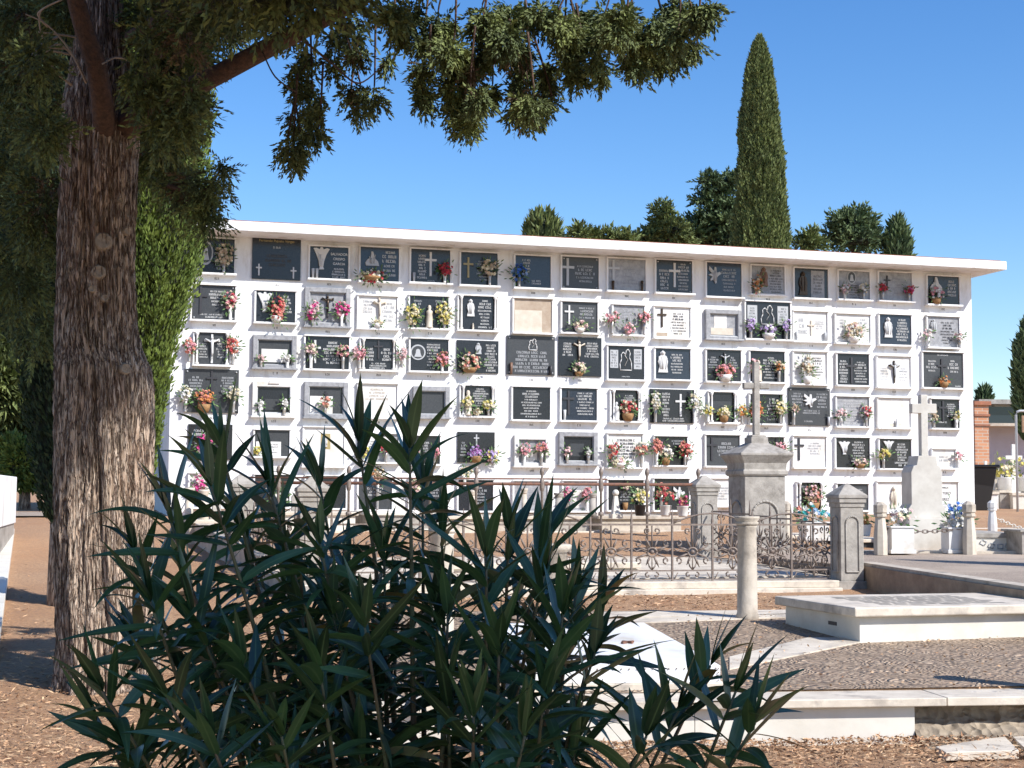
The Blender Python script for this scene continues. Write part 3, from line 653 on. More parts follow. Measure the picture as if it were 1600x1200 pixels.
(4,15,1372,622,1422,668,'W','l',[('statue',.55,.3,'w'),('card',.36,.86,.72,.97,'cream')],[]),
(4,16,1455,624,1498,669,'B','l',[('x',.42,.06,.7,'k'),('t',.56,.14,.88,.62,7,w),('t',.1,.74,.7,.84,1,w)],[(1459,650,6,['cream','beige'],'v',11),(1494,650,7,['cream','yellow'],'v',9)]),
# ---- fifth row
(5,1,294,663,363,718,'B','n',[('t',.08,.12,.4,.7,5,w)],[(318,695,12,['magenta','lightpink'],'b',14)]),
(5,2,398,672,452,713,'D','l',[('card',.04,.44,.76,.98,'whitemarble'),('t',.1,.5,.7,.9,4,k)],[(402,704,5,['yellow'],'v',5)]),
(5,3,475,668,537,728,'W','L',[('card',.42,.16,.66,.56,'gold_'),('fig','saint',.54,.5,.28,.14,w)],[]),
(5,4,562,678,622,722,'G','l',[('card',.1,.1,.9,.6,'whitemarble'),('t',.2,.15,.8,.5,4,k)],[(568,706,8,['yellow','beige'],'v',9),(603,700,9,['red','pink'],'v',8)]),
(5,5,640,681,687,725,'B','l',[('t',.2,.2,.7,.6,4,w)],[(645,708,9,['coral','pink'],'v',8),(679,706,7,['pink'],'v',9)]),
(5,6,715,675,773,723,'B','n',[('x',.5,.08,.36,'s'),('t',.06,.3,.26,.8,5,'s')],[(744,707,14,['lilac','purple'],'b',10),(769,712,12,['lilac','lightpink','yellow'],'v',11)]),
(5,7,803,680,858,728,'G','g',[('card',.36,.44,.66,.8,'whitemarble')],[(819,702,10,['pink','lightpink'],'v',9),(846,701,10,['pink','coral'],'v',11)]),
(5,8,873,675,933,725,'B','g',[('card',.3,.36,.66,.76,'slate')],[(886,706,6,['lightpink'],'v',7),(919,706,4,['white'],'v',6)]),
(5,9,950,678,1003,730,'W','l',[('t',.2,.14,.86,.76,6,k)],[(957,704,10,['red','coral','cream'],'v',14),(968,723,16,['cream','lightpink'],'b',9),(1002,701,9,['coral','cream'],'v',10)]),
(5,10,1023,682,1073,727,'B','l',[('t',.5,.1,.9,.3,2,'s')],[(1026,698,11,['coral','pink'],'v',13),(1040,707,12,['white','cream'],'b',13),(1070,702,13,['coral','red'],'v',13)]),
(5,11,1103,680,1155,728,'D','l',[('x',.17,.08,.74,k),('t',.34,.22,.9,.7,4,'s')],[]),
(5,12,1185,683,1224,727,'B','l',[('t',.2,.15,.6,.5,3,w)],[(1218,701,14,['lightpink','pink'],'b',11)]),
(5,13,1240,682,1290,730,'W','l',[('x',.16,.06,.72,k),('t',.4,.18,.9,.6,5,'s')],[]),
(5,14,1306,684,1358,731,'B','l',[('fig','shroud',.24,.56,.42,.34,w),('t',.46,.1,.9,.82,8,w)],[(1344,722,14,['lightpink','cream'],'b',7)]),
(5,15,1374,686,1423,732,'B','l',[('fig','shroud',.28,.44,.36,.34,w),('t',.48,.14,.94,.94,9,w)],[(1380,709,13,['yellow','beige'],'v',9)]),
(5,16,1457,702,1492,731,'W','l',[('t',.2,.3,.8,.7,2,'s')],[(1497,713,7,['pink','lightpink'],'v',7)]),
# ---- bottom row
(6,1,296,740,350,792,'W','l',[],[(312,757,11,['magenta','lightpink'],'v',14)]),
(6,2,398,742,452,792,'B','l',[('t',.3,.2,.7,.6,4,w)],[(442,775,9,['green_','white'],'v',14)]),
(6,3,478,744,540,794,'B','l',[('t',.3,.2,.7,.6,4,w)],[(505,770,12,['white','yellow'],'b',9)]),
(6,4,560,746,612,796,'D','l',[('t',.2,.2,.8,.6,4,w)],[(590,742,12,['beige','orange'],'v',10)]),
(6,5,640,748,692,797,'B','l',[('t',.3,.2,.9,.6,4,'s')],[(648,760,9,['cream','lightpink'],'v',12)]),
(6,6,716,750,770,798,'B','l',[('t',.35,.2,.85,.8,6,'s')],[(726,738,11,['cream','beige'],'v',9)]),
(6,7,803,752,855,798,'G','l',[('t',.25,.3,.75,.8,5,'s')],[]),
(6,8,880,752,932,798,'G','l',[('card',.3,.3,.66,.9,'whitemarble')],[(887,772,8,['pink','magenta'],'v',12),(917,772,8,['pink','coral'],'v',12)]),
(6,9,950,750,1005,797,'B','l',[('t',.3,.35,.7,.7,4,'s')],[(977,761,7,['cream','lightpink'],'b',6),(999,769,9,['cream','yellow'],'v',9)]),
(6,10,1022,748,1076,797,'B','l',[('fig','dove',.7,.75,.5,.36,w)],[(1033,766,10,['red','coral'],'v',11)]),
(6,11,1103,748,1153,790,'W','l',[('t',.2,.3,.8,.8,5,'s')],[]),
(6,13,1246,754,1285,797,'B','c',[('t',.1,.1,.5,.4,3,'s')],[(1270,772,17,['lightpink','coral','beige'],'b',16)]),
(6,14,1308,756,1356,797,'D','l',[('x',.52,.12,.4,'n'),('t',.1,.16,.9,.6,4,'s')],[]),
(6,15,1371,753,1420,800,'W','l',[('fig','saint',.5,.86,.7,.4,'c')],[]),
(6,16,1456,753,1496,800,'W','l',[('T',.5,.22,.045,'FAMILIA','k'),('T',.5,.42,.07,'LATERO','k'),('T',.5,.62,.07,'PEREZ','k'),('t',.1,.68,.95,.88,2,'s')],[]),
]
CM['silver_'] = M['silver']; CM['gold_'] = M['gold']; FL['green_'] = M['green']; CN['green_'] = 'green leafy'
for n_ in NI: niche(*n_)
# ------------------------------------------------------------ railed grave enclosure
FL_ = Vector((-2.04,15.8)); FR_ = Vector((3.73,17.15)); BR_ = Vector((2.50,20.0)); BL_ = FL_ + (BR_-FR_)
ZE = .61                                   # top of its stone kerb
def gate_pillar(loc, rz, w, h, lab, cap=.12, group='stone corner pillars of the railed grave'):
    t = thing('stone_pillar', lab, 'pillar', loc, rz, group)
    a = w/2; mb = MB()
    mb.box(-a-.035,-a-.035,-.35,a+.035,a+.035,.10); mb.box(-a,-a,.10,a,a,h-.17)
    for sx, sy, r in ((0,-1,0),(1,0,R(90)),(0,1,R(180)),(-1,0,R(-90))):   # raised arched moulding on each face
        mb.M = Matrix.Rotation(r,4,'Z'); b = a*.56; zb = .2; zt_ = h-.27-b
        out = [(-b,zb)]+[(b*math.cos(math.pi-k*math.pi/10), zt_+b*math.sin(math.pi-k*math.pi/10)) for k in range(11)]+[(b,zb)]
        for i in range(len(out)):
            p,q = out[i], out[(i+1)%len(out)]; mb.tube([(p[0],-a-.006,p[1]),(q[0],-a-.006,q[1])], .011, 5)
        mb.M = None
    mb.build('shaft', M['stonegrey'], t, bevel=.006)
    mb = MB(); o = .024
    mb.box(-a-o*.4,-a-o*.4,h-.17,a+o*.4,a+o*.4,h-.12); mb.box(-a-o,-a-o,h-.12,a+o,a+o,h-.07,)
    mb.box(-a-o*1.5,-a-o*1.5,h-.07,a+o*1.5,a+o*1.5,h-.035)
    mb.box(-a-o*1.5,-a-o*1.5,h-.035,a+o*1.5,a+o*1.5,h-.035+cap, top=a+o*.4)
    mb.build('cap', M['stonegrey'], t, bevel=.005)
    return t
ETH = math.atan2((FR_-FL_).y, (FR_-FL_).x)
gate_pillar((FR_.x, FR_.y, .5), ETH, .275, 1.08, 'grey stone pillar with pyramid cap at the right end of the front railing')
gate_pillar((FL_.x, FL_.y, .5), ETH, .275, 1.12, 'grey stone pillar behind the oleander at the left end of the front railing')
gate_pillar((BR_.x, BR_.y, .72), ETH, .275, .98, 'grey stone pillar at the far end of the rusty rail, left of the cross monument')
gate_pillar((BL_.x, BL_.y, .62), ETH, .275, 1.05, 'far left grey stone pillar seen through the oleander shoots')
# kerb
def strip(mb, a, b, w, z0, z1):
    d = (b-a).normalized(); n = Vector((-d.y, d.x))*w/2
    P_ = [a-n, b-n, b+n, a+n]; mb.prism_xy([(p.x,p.y) for p in P_], z0, z1)
kb = thing('railing_kerb', 'two-stepped pale stone kerb under the iron railing', 'kerb', (0,0,0))
mb = MB(); d0 = (FR_-FL_).normalized(); s0 = (BR_-FR_).normalized()
strip(mb, FL_-d0*.25, FR_-d0*.17, .50, .2, ZE-.075); mb.build('lower_step', M['oldmarble'], kb, bevel=.008)
mb = MB(); strip(mb, FL_-d0*.18, FR_-d0*.17, .34, ZE-.075, ZE); mb.build('upper_step', M['oldmarble'], kb, bevel=.008)
mb = MB()
for a, b in ((FR_, BR_), (FL_, BL_)):
    d = (b-a).normalized(); n = Vector((-d.y,d.x))*.15; p0, p1 = a+d*.2, b-d*.18
    v = [mb.P((q.x,q.y,z)) for q, z in ((p0-n,.2),(p1-n,.2),(p1+n,.2),(p0+n,.2),(p0-n,ZE+.0),(p1-n,.74),(p1+n,.74),(p0+n,ZE+.0))]
    for q in ((3,2,1,0),(4,5,6,7),(0,1,5,4),(1,2,6,5),(2,3,7,6),(3,0,4,7)): mb.F([v[i] for i in q])
strip(mb, BL_+d0*.2, BR_-d0*.2, .3, .4, .74)
mb.build('side_kerb', M['stonewarm'], kb, bevel=.006)
mb = MB(); q = [FL_+s0*.3+d0*.2, FR_+s0*.3-d0*.2, BR_-s0*.2-d0*.2, BL_-s0*.2+d0*.2]
mb.prism_xy([(p.x,p.y) for p in q], .3, lambda p: ZE-.02+(p[1]-16)*.04); mb.build('floor_slabs', M['oldmarble'], kb)
# one bay of the wrought iron railing, .44 m wide, x from 0 to 1
def spiral(mb, cx, cz, r, a0, turns, n=10, w=.0095, y=0):
    pts = []
    for k in range(n+1):
        t = k/n; a = a0 + turns*2*math.pi*t; rr = r*(1-.75*t); pts.append((cx+rr*math.cos(a), y, cz+rr*math.sin(a)))
    mb.tube(pts, w, 4)
BW = .443
def bay_mesh():
    mb = MB(); c = BW/2; zc = .345
    mb.box(-.0, -.009, .662, BW, .009, .684); mb.box(0, -.008, .115, BW, .008, .133); mb.box(0,-.007,.012,BW,.007,.024)
    mb.tube([(0,0,0),(0,0,.72),(0,0,.86)], [.014,.014,.003], 5, False)          # upright with spike
    rg = [(c+.052*math.cos(a*math.pi/8), 0, zc+.052*math.sin(a*math.pi/8)) for a in range(17)]; mb.tube(rg, .013, 5)
    mb.ball((c,0,zc), .026, 6)
    for a in range(8):
        an = a*math.pi/4 + math.pi/8; r0, r1 = .055, (.20 if a % 2 == 0 else .17)
        mb.tube([(c+r0*math.cos(an),0,zc+r0*math.sin(an)),(c+r1*.6*math.cos(an),0,zc+r1*.6*math.sin(an)),(c+r1*math.cos(an),0,zc+r1*math.sin(an))], [.010,.014,.003], 4)
    mb.tube([(c,0,zc+.05),(c,0,.66)], .009, 4); mb.tube([(c,0,zc-.05),(c,0,.13)], .006, 4)
    for s in (-1, 1):
        mb.tube([(c+s*.05,0,zc),(c+s*.12,0,zc+.035),(c+s*.17,0,zc+.01),(c+s*.21,0,zc+.045)], .009, 4)
        spiral(mb, c+s*.155, zc+.10, .042, math.pi*.5, s*.9); spiral(mb, c+s*.155, zc-.10, .042, -math.pi*.5, -s*.9)
        spiral(mb, c+s*.05, .60, .04, -math.pi/2, s*.9)
        # petals below the rosette, lily scrolls in the bottom band
        mb.tube([(c+s*.02,0,zc-.05),(c+s*.05,0,zc-.11),(c+s*.03,0,zc-.17),(c,0,zc-.21)], .009, 4)
        spiral(mb, c+s*.045, .07, .035, math.pi/2, -s*.8, 8, .009)
        mb.tube([(c+s*.2,0,.02),(c+s*.16,0,.1)], .006, 4)
    return mb
bm0 = bay_mesh()
def arch_mesh(): # half hoop rising above the rail
    mb = MB(); pts = [(BW*2*t, 0, .684+.0+.11*math.sin(math.pi*t)) for t in [k/14 for k in range(15)]]
    mb.tube(pts, .009, 4); return mb
def railing(name, lab, a, b, za, zb, start=.2, endc=.2, grp='iron railings of the enclosure', arches=False):
    d = (b-a); Lr = d.length; d = d.normalized(); n = max(1, int(round((Lr-start-endc)/BW))); sx = (Lr-start-endc)/(n*BW)
    t = thing(name, lab, 'railing', (a.x+d.x*start, a.y+d.y*start, za), math.atan2(d.y, d.x), grp)
    first = None
    for k in range(n):
        if first is None: o = bm0.build('railing_bay', M['iron'], t); first = o
        else: o = first.copy(); COL.objects.link(o); o.parent = t
        o.location = (k*BW*sx, 0, (zb-za)*k/n); o.scale = (sx, 1, .90)
    if arches:
        for k in (n-4, n-2, 4): 
            q = arch_mesh().build('hoop', M['iron'], t); q.location = (k*BW*sx, 0, -.066)
    return t
railing('iron_railing', 'front wrought iron railing with round rosettes and spiked uprights', FL_, FR_, ZE, ZE, arches=True)
railing('iron_railing', 'right side iron railing running back from the front gate pillar', FR_, BR_, ZE, .74)
railing('iron_railing', 'left side iron railing seen through the oleander leaves', FL_, BL_, ZE, .74)
# rusty pipe rail with knobbed posts at the back
t = thing('pipe_railing', 'rusty horizontal pipe rail on knobbed iron posts at the back of the enclosure', 'railing', (0,0,0))
zr = CAMZ - (757-770)/F*19.7
mb = MB(); bl = Vector((BL_.x,BL_.y,zr)); br = Vector((BR_.x,BR_.y,zr+.01))
mb.tube([bl,(bl+br)/2,br], .020, 8); mb.build('rail', M['rust'], t)
mb = MB(); off = Vector((-.06,.26,.065)); mb.tube([bl+off, br+off-Vector((1.2,.3,0))], .012, 6); mb.build('rail', M['rust'], t)
PP = MB(); 
PP.lathe([(.016,-.92),(.016,-.1),(.024,-.085),(.032,-.05),(.034,0),(.03,.04),(.018,.07),(.014,.1),(.026,.13),(.03,.16),(.022,.19),(.012,.205),(.004,.215)], (0,0,0), 8)
PP.lathe([(.035,-.4),(.035,-.36),(.022,-.35)], (0,0,0), 8)
first = None
for px in (435, 545, 672, 744, 847, 939, 1011, 1091):
    # on the line between the two back pillars
    r = ray(px, 757); d = br - bl
    # solve bl + s d proportional to ray in xy
    s = (r.x*bl.y - r.y*bl.x) / (r.y*d.x - r.x*d.y); p = bl + d*s
    if first is None: o = PP.build('post', M['iron'], t); first = o
    else: o = first.copy(); COL.objects.link(o); o.parent = t
    o.location = p
# low iron inner railing seen behind (second plot)
# ------------------------------------------------------------ tall monument with cross
Ym = 20.45; pm = at(1182, 757, Ym); sM = Ym/F
t = thing('cross_monument', 'tall grey stone monument with arched panels, hipped cap and a plain stone cross', 'monument', (pm.x, Ym, .72), R(14))
hgt = at(1182,757,Ym).z - .72
a = .285; mb = MB()
mb.box(-a-.07,-a-.07,-.3,a+.07,a+.07,.16); mb.box(-a,-a,.16,a,a,at(1182,744,Ym).z-.72)
for r in (0, R(90), R(180), R(-90)):
    mb.M = Matrix.Rotation(r,4,'Z'); b = a*.62; zb=.28; z2 = hgt-.22-b
    out = [(-b,zb)]+[(b*math.cos(math.pi-k*math.pi/12), z2+b*math.sin(math.pi-k*math.pi/12)) for k in range(13)]+[(b,zb)]
    for i in range(len(out)):
        p,q = out[i], out[(i+1)%len(out)]; mb.tube([(p[0],-a-.006,p[1]),(q[0],-a-.006,q[1])], .018, 5)
    mb.M = None
mb.build('shaft', M['stonegrey'], t, bevel=.008)
zc_ = at(1182,718,Ym).z - .72
mb = MB(); pass
v0_ = [(a+.02, hgt-.01), (a+.085, zc_-.03), (a+.085, zc_)]
def sqring(mb, rings):
    R_ = [[mb.P((sx*r, sy*r, z)) for sx, sy in ((-1,-1),(1,-1),(1,1),(-1,1))] for r, z in rings]
    for k in range(len(R_)-1):
        for i in range(4): j=(i+1)%4; mb.F((R_[k][i],R_[k][j],R_[k+1][j],R_[k+1][i]))
    mb.F(R_[0][::-1]); mb.F(R_[-1])
v0_[0] = (a+.02, at(1182,742,Ym).z-.72)
zz_ = lambda y: at(1182,y,Ym).z-.72
sqring(mb, [(a+.015,zz_(744)),(a+.03,zz_(741)),(a+.03,zz_(736)),(a+.01,zz_(734)),(a+.02,zz_(724)),(a+.085,zz_(712)),(a+.085,zz_(709)),(.13,zz_(693))])
mb.build('cap', M['stonegrey'], t, bevel=.006)
z1 = at(1182,694,Ym).z-.72; z2 = at(1182,680,Ym).z-.72
mb = MB(); mb.box(-.12,-.12,z1-.03,.12,.12,z2-.03); mb.box(-.10,-.10,z2-.03,.10,.10,z2); mb.build('cross_base', M['stonegrey'], t, bevel=.006)
zt1 = at(1182,566,Ym).z-.72; za = at(1182,603,Ym).z-.72
mb = MB(); mb.box(-.042,-.04,z2,.042,.04,zt1); mb.build('cross', M['stonegrey'], t, bevel=.01)
mb = MB(); mb.box(-.185,-.036,za-.04,-.042,.036,za+.04); mb.box(.042,-.036,za-.04,.185,.036,za+.04); mb.build('cross_arms', M['stonegrey'], t, bevel=.01)
# ------------------------------------------------------------ round stone posts
def stone_post(lab, px, ytop, Y, dia, h=None, mat_='oldmarble', fn=gt, grp='round stone posts around the front graves', flat=False):
    p = at(px, ytop, Y); zb = fn(Y); h = h or (p.z - zb)
    t = thing('stone_post', lab, 'post', (p.x, Y, zb), R(20), grp); r = dia/2
    mb = MB(); mb.lathe([(r*1.12,-.05),(r*1.12,.03),(r*1.02,.05),(r*.97,h*.5),(r*.93,h-.10),(r*1.02,h-.085)], (0,0,0), 28); mb.build('shaft', M[mat_], t)
    mb = MB(); mb.lathe([(r*.98,h-.085),(r*1.12,h-.07),(r*1.14,h-.055),(r*1.0,h-.045),(r*1.26,h-.02),(r*1.26,h)] + ([] if flat else [(r*1.2,h+.002)]), (0,0,0), 28); mb.build('capital', M[mat_], t)
    return t
stone_post('slim round stone post standing in front of the right half of the iron railing', 1167, 807, 14.2, .185, mat_='stonewarm')
stone_post('cream round stone post half hidden by oleander leaves, left of the iron railing centre', 691, 817, 12.4, .20, mat_='cream')
stone_post('round stone post casting its shadow over the pebbles, beyond the right picture edge', 1672, 900, 10.25, .17)
t = thing('stone_urn', 'tan flared stone urn among the oleander leaves', 'urn', (at(862,850,13.4).x, 13.4, gt(13.4)), 0)
h = at(862,850,13.4).z - gt(13.4)
mb = MB(); mb.lathe([(.15,-.04),(.15,.04),(.09,.07),(.085,h*.3),(.11,h*.5),(.135,h-.07),(.17,h-.05),(.175,h-.01),(.16,h)], (0,0,0), 24); mb.build('bowl', M['stonewarm'], t)
# ------------------------------------------------------------ white metal tomb cover
C0 = Vector((1.42, 10.25)); TT = R(7.5)
t = thing('tomb_cover', 'white riveted sheet metal cover over a grave, in front of the pebble paving', 'tomb', (C0.x, C0.y, gt(10.25)), TT)
mb = MB(); mb.box(-1.36,0,-.03,0,2.3,.035); mb.build('plinth', M['oldmarble'], t, bevel=.006)
mb = MB(); v = [mb.P(p) for p in ((-1.33,.02,.035),(-.03,.02,.035),(-.03,2.25,.12),(-1.33,2.25,.12),(-1.33,.02,.145),(-.03,.02,.145),(-.03,2.25,.225),(-1.33,2.25,.225),(-1.29,.09,.165),(-.07,.09,.165),(-.07,2.19,.245),(-1.29,2.19,.245))]
for q in ((3,2,1,0),(0,1,5,4),(1,2,6,5),(2,3,7,6),(3,0,4,7),(4,5,9,8),(5,6,10,9),(6,7,11,10),(7,4,8,11),(8,9,10,11)): mb.F([v[i] for i in q])
mb.build('metal_lid', M['zinc'], t, bevel=.004)
mb = MB()
for k in range(24): mb.ball((-1.28+k*.053, .015, .128), .0055, 4)
for k in range(4): mb.ball((-.045, .012, .05+k*.025), .005, 4)
for k in range(19): mb.ball((-.028, .1+k*.11, .13+k*.0043), .0055, 4)
tag(mb.build('rivets', M['rivet'], t), kind='stuff')
mb = MB(); mb.rbox((-.45,1.0,.205), (.13,.02,.02), .7); mb.rbox((-.45,1.0,.206), (.02,.09,.02), .7); mb.build('rusty_cross', M['rust'], t)
# ------------------------------------------------------------ big slab tomb on the right
C1 = Vector((2.79, 12.5)); TS = R(16.5)
t = thing('slab_tomb', 'low wide tomb with a weathered marble lid on the right of the pebble paving', 'tomb', (C1.x, C1.y, gt(12.5)+.02), TS)
mb = MB(); mb.box(.05,.04,-.14,3.4,1.36,.19); mb.build('base', M['cleanmarble'], t, bevel=.004)
mb = MB(); mb.box(-.03,-.03,.19,3.5,1.42,.268); lid = mb.build('lid', M['oldmarble'], t, bevel=.012)
mb = MB()
r_ = random.Random(3)
for k in range(3):
    for i in range(4):
        letters(mb, .5, 0, .0, 0, 0) if False else None
mb = MB(); mb.box(.045,.42,.085,.055,.56,.115); mb.build('vent_slot', M['darkline'], t)
mb = MB()                                   # engraved lines of lettering worn into the lid
for k in range(8):
    x = .35 + (k % 2)*.03
    while x < 1.5:
        L_ = r_.uniform(.09,.15); y_ = .2+k*.125; mb.poly([(x,y_,.2705),(x+L_,y_,.2705),(x+L_,y_+.07,.2705),(x,y_+.07,.2705)]); x += L_ + r_.uniform(.025,.04)
mb.build('worn_lettering', M['stonegrey'], lid)
# ------------------------------------------------------------ front low wall: coping, marble panel, rubble
fd = Vector((1,.136)).normalized(); FT = math.atan2(fd.y, fd.x)
org = Vector((-1.0, frontY(-1.0)))
t = thing('low_wall', 'low marble faced wall with a pale coping at the front of the pebble terrace', 'wall', (org.x, org.y, 0), FT)
def lx(px, y): p = at(px, y, 9.95); return ((p.x-org.x)*fd.x + (frontY(p.x)-org.y)*fd.y)
xj = [-.2, lx(1000,1090)-.8, lx(1188,1090), lx(1477,1090)+.0, lx(1700,1090), 8]
for k in range(5):
    mb = MB(); mb.box(xj[k]+.002, -.075, .203, xj[k+1]-.002, .34, .256+ (.002 if k%2 else 0)); mb.build('coping', M['oldmarble'], t, bevel=.006)
xe = lx(1431,1120)
mb = MB(); mb.box(-.2, -.01, -.06, xe-1.45, .05, .203); mb.build('marble_panel', M['cleanmarble'], t, bevel=.002)
mb = MB(); mb.box(xe-1.446, -.01, -.06, xe, .05, .203); mb.build('marble_panel', M['cleanmarble'], t, bevel=.002)
mb = MB()
nx_, nz_ = 160, 26
Vv = []
for j in range(nz_):
    for i in range(nx_):
        x = xe + 4.0*i/(nx_-1); z = -.06 + .265*j/(nz_-1)
        dpt = .10 - .20*max(0,1-z/.15)**1.5 + noise.noise(Vector((x*4.3, z*13, 2)))*.05 + noise.noise(Vector((x*17, z*22, 5)))*.03
        if j == nz_-1: dpt = .12
        Vv.append((x, dpt, z))
ro = grid_mesh('rubble_core', Vv, [(j*nx_+i, j*nx_+i+1, (j+1)*nx_+i+1, (j+1)*nx_+i) for j in range(nz_-1) for i in range(nx_-1)], M['rubble'], t, smooth=True)
for k, (pp, lab) in enumerate(((((1462,1172),(1478,1181),(1592,1178),(1570,1156),(1540,1160)),'cracked pale marble slab lying on the earth below the rubble'), (((1582,1156),(1604,1178),(1700,1176),(1680,1152)),'pale marble slab at the lower right corner beside the cracked one'))):
    mb = MB(); mb.prism_xy([(on(x,y).x,on(x,y).y) for x, y in pp][::-1] if False else [(on(x,y).x,on(x,y).y) for x, y in pp], -.03, .022)
    tag(mb.build('marble_slab', M['oldmarble'], bevel=.004), lab, 'slab')
# ------------------------------------------------------------ white cross monument at the right
Yw = 19.9; zb = up(Yw); pw = on(1450, 862, up); Yw = pw.y
t = thing('white_cross_monument', 'pale marble monument with shouldered block and tall plain cross, right of the gate pillar', 'monument', (pw.x, Yw+.15, pw.z), R(6))
sc_ = Yw/F; Zp = lambda y: at(1450, y, Yw).z - pw.z; S = lambda n: n*sc_
mb = MB(); mb.box(-S(31),-.14,-.05,S(31),.32,Zp(809)); mb.build('base_block', M['monument'], t, bevel=.006)
H0,H1,H2,H3 = Zp(809),Zp(738),Zp(728),Zp(712)
o = [(-S(30),H0),(S(30),H0),(S(30),Zp(795)),(S(25),Zp(788)),(S(25),H1),(S(22),H2),(S(18),H2+.01),(S(16),H3),(-S(13),H3),(-S(16),H2+.01),(-S(21),H2),(-S(25),H1),(-S(25),Zp(788)),(-S(30),Zp(795))]
mb = MB(); mb.prism_xz(o, .27, -.10); mb.build('stepped_block', M['monument'], t, bevel=.006)
zt_, za0, za1 = Zp(616), Zp(645), Zp(630)
s = S(5.5); ar = S(20)
mb = MB(); mb.prism_xz([(-s,H3),(s,H3),(s,za0),(ar,za0),(ar,za1),(s,za1),(s,zt_),(-s,zt_),(-s,za1),(-ar,za1),(-ar,za0),(-s,za0)], .07, -.05); mb.build('cross', M['monument'], t, bevel=.006)
def planter(lab, px, y0, y1, Y, w, cols, rfl, leafc='green', n=26):
    p = at(px, y1, Y); z0 = p.z; h = at(px,y0,Y).z - z0
    t = thing('flower_planter', lab, 'planter', (p.x, Y, z0), R(8), 'square flower planters')
    a = w/2; mb = MB(); mb.box(-a-.02,-a-.02,-.02,a+.02,a+.02,.03); mb.box(-a,-a,.03,a,a,h-.02); mb.box(-a-.015,-a-.015,h-.02,a+.015,a+.015,h); mb.build('pot', M['whitemarble'], t, bevel=.004)
    flower_parts(t, Vector((0,0,h+rfl*.6)), w*.85, rfl, cols, int(px), n=n, br=.042)
    return t
planter('white square planter of cream flowers left of the white cross monument', 1404, 822, 862, 19.8, .30, ['cream','lightpink','white'], .17)
planter('white square planter of cream flowers right of the white cross monument', 1491, 824, 862, 20.1, .25, ['white','cream'], .15)
planter('white square planter of blue flowers behind the right side of the white cross monument', 1496, 812, 840, 21.2, .22, ['blue','paleblue'], .17)
planter('white planter with teal and white flowers behind the railing beside the gate pillar', 1272, 815, 842, 21.0, .32, ['teal','white','paleblue'], .16)
def bollard(lab, px, y0, y1, Y, w, m='cream', holes=False):
    p = at(px, y1, Y); h = at(px,y0,Y).z - p.z
    t = thing('stone_bollard', lab, 'bollard', (p.x, Y, p.z), R(30), 'tapered stone bollards')
    mb = MB(); r = w/2*1.08
    mb.lathe([(r*1.0,-.05),(r*1.0,h*.3),(r*.72,h*.68)], (0,0,0), 8, False, rot=R(22.5)); mb.build('shaft', M[m], t)
    mb = MB(); mb.lathe([(r*.72,h*.68),(r*.95,h*.70),(r*.95,h*.745),(r*.85,h*.75),(r*.85,h*.77),(r*1.0,h*.785),(r*1.0,h*.93),(r*.4,h)], (0,0,0), 8, False, rot=R(22.5)); mb.build('head', M['stonewarm' if m=='cream' else m], t)
    return p, h
ba = bollard('cream eight sided bollard left of the planter by the white cross', 1376, 784, 861, 19.6, .17)
bb = bollard('cream bollard with orange head right of the white cross', 1515, 783, 862, 19.9, .17)
bc = bollard('small white bollard at the right edge behind the diamond slab', 1551, 782, 834, 22.0, .13, 'whitemarble')
bd = bollard('cream bollard between the tall grey monument and the gate pillar', 1228, 783, 850, 21.5, .15)
def chain(lab, a, b, sag, m='cleanmarble'):
    mb = MB(); n = 18
    prev = None
    for k in range(n+1):
        t = k/n; p = a.lerp(b, t) - Vector((0,0,sag*math.sin(math.pi*t)))
        if prev is not None:
            mid = (p+prev)/2; d = (p-prev); ln = d.length*.72; d.normalize(); sd = d.cross(Vector((0,0,1)) if k % 2 else Vector((0,1,0))).normalized()
            ring = [mid + d*ln*math.cos(q*math.pi/4) + sd*.022*math.sin(q*math.pi/4) for q in range(9)]
            mb.tube(ring, .007, 4)
        prev = p
    return tag(mb.build('chain', M[m]), lab, 'chain')
chain('pale chain sagging from the small white bollard towards the right edge', bc[0]+Vector((.07,-.02,bc[1]*.45)), bc[0]+Vector((.75,-.2,bc[1]*.12)), .06)
chain('dark chain slung between the two bollards beside the white cross', ba[0]+Vector((0,.12,.3)), bb[0]+Vector((0,.12,.3)), .05, 'iron')
# diamond fretted slab
p = at(1556, 861, 20.4); t = thing('fretwork_tomb', 'white tomb side with a zigzag of grey diamonds at the right edge', 'tomb', (p.x, 20.4, p.z), R(4))
mb = MB(); mb.box(-.27,0,-.05,.27,1.6,.175); mb.build('body', M['cleanmarble'], t, bevel=.004)
mb = MB(); mb.box(-.34,-.02,.175,.42,1.7,.235); mb.build('lid', M['stonegrey'], t, bevel=.004)
mb = MB()
for k, (cx, cz, a_) in enumerate(((-.17,.11,.2),(-.06,.07,.3),(.06,.06,.75),(.17,.075,.55))):
    for q in range(4):
        p0 = (cx+.052*math.cos(a_+q*math.pi/2), -.004, cz+.038*math.sin(a_+q*math.pi/2)); p1 = (cx+.052*math.cos(a_+(q+1)*math.pi/2), -.004, cz+.038*math.sin(a_+(q+1)*math.pi/2)); mb.tube([p0,p1], .007, 4)
mb.build('diamond_pattern', M['silver'], t)
p = at(1597, 862, 19.9); mb = MB(); mb.M = Matrix.Translation((0,0,0)); mb.box(0,0,-.05,.5,.6,.25); 
t = thing('grey_grave_box', 'grey stone grave end cut off by the right picture edge', 'tomb', (p.x, 19.9, p.z), R(4)); mb.build('body', M['stonegrey'], t, bevel=.006)
mb = MB(); mb.box(-.03,-.03,.25,.53,.63,.28); mb.build('lid', M['stonegrey'], t, bevel=.004)
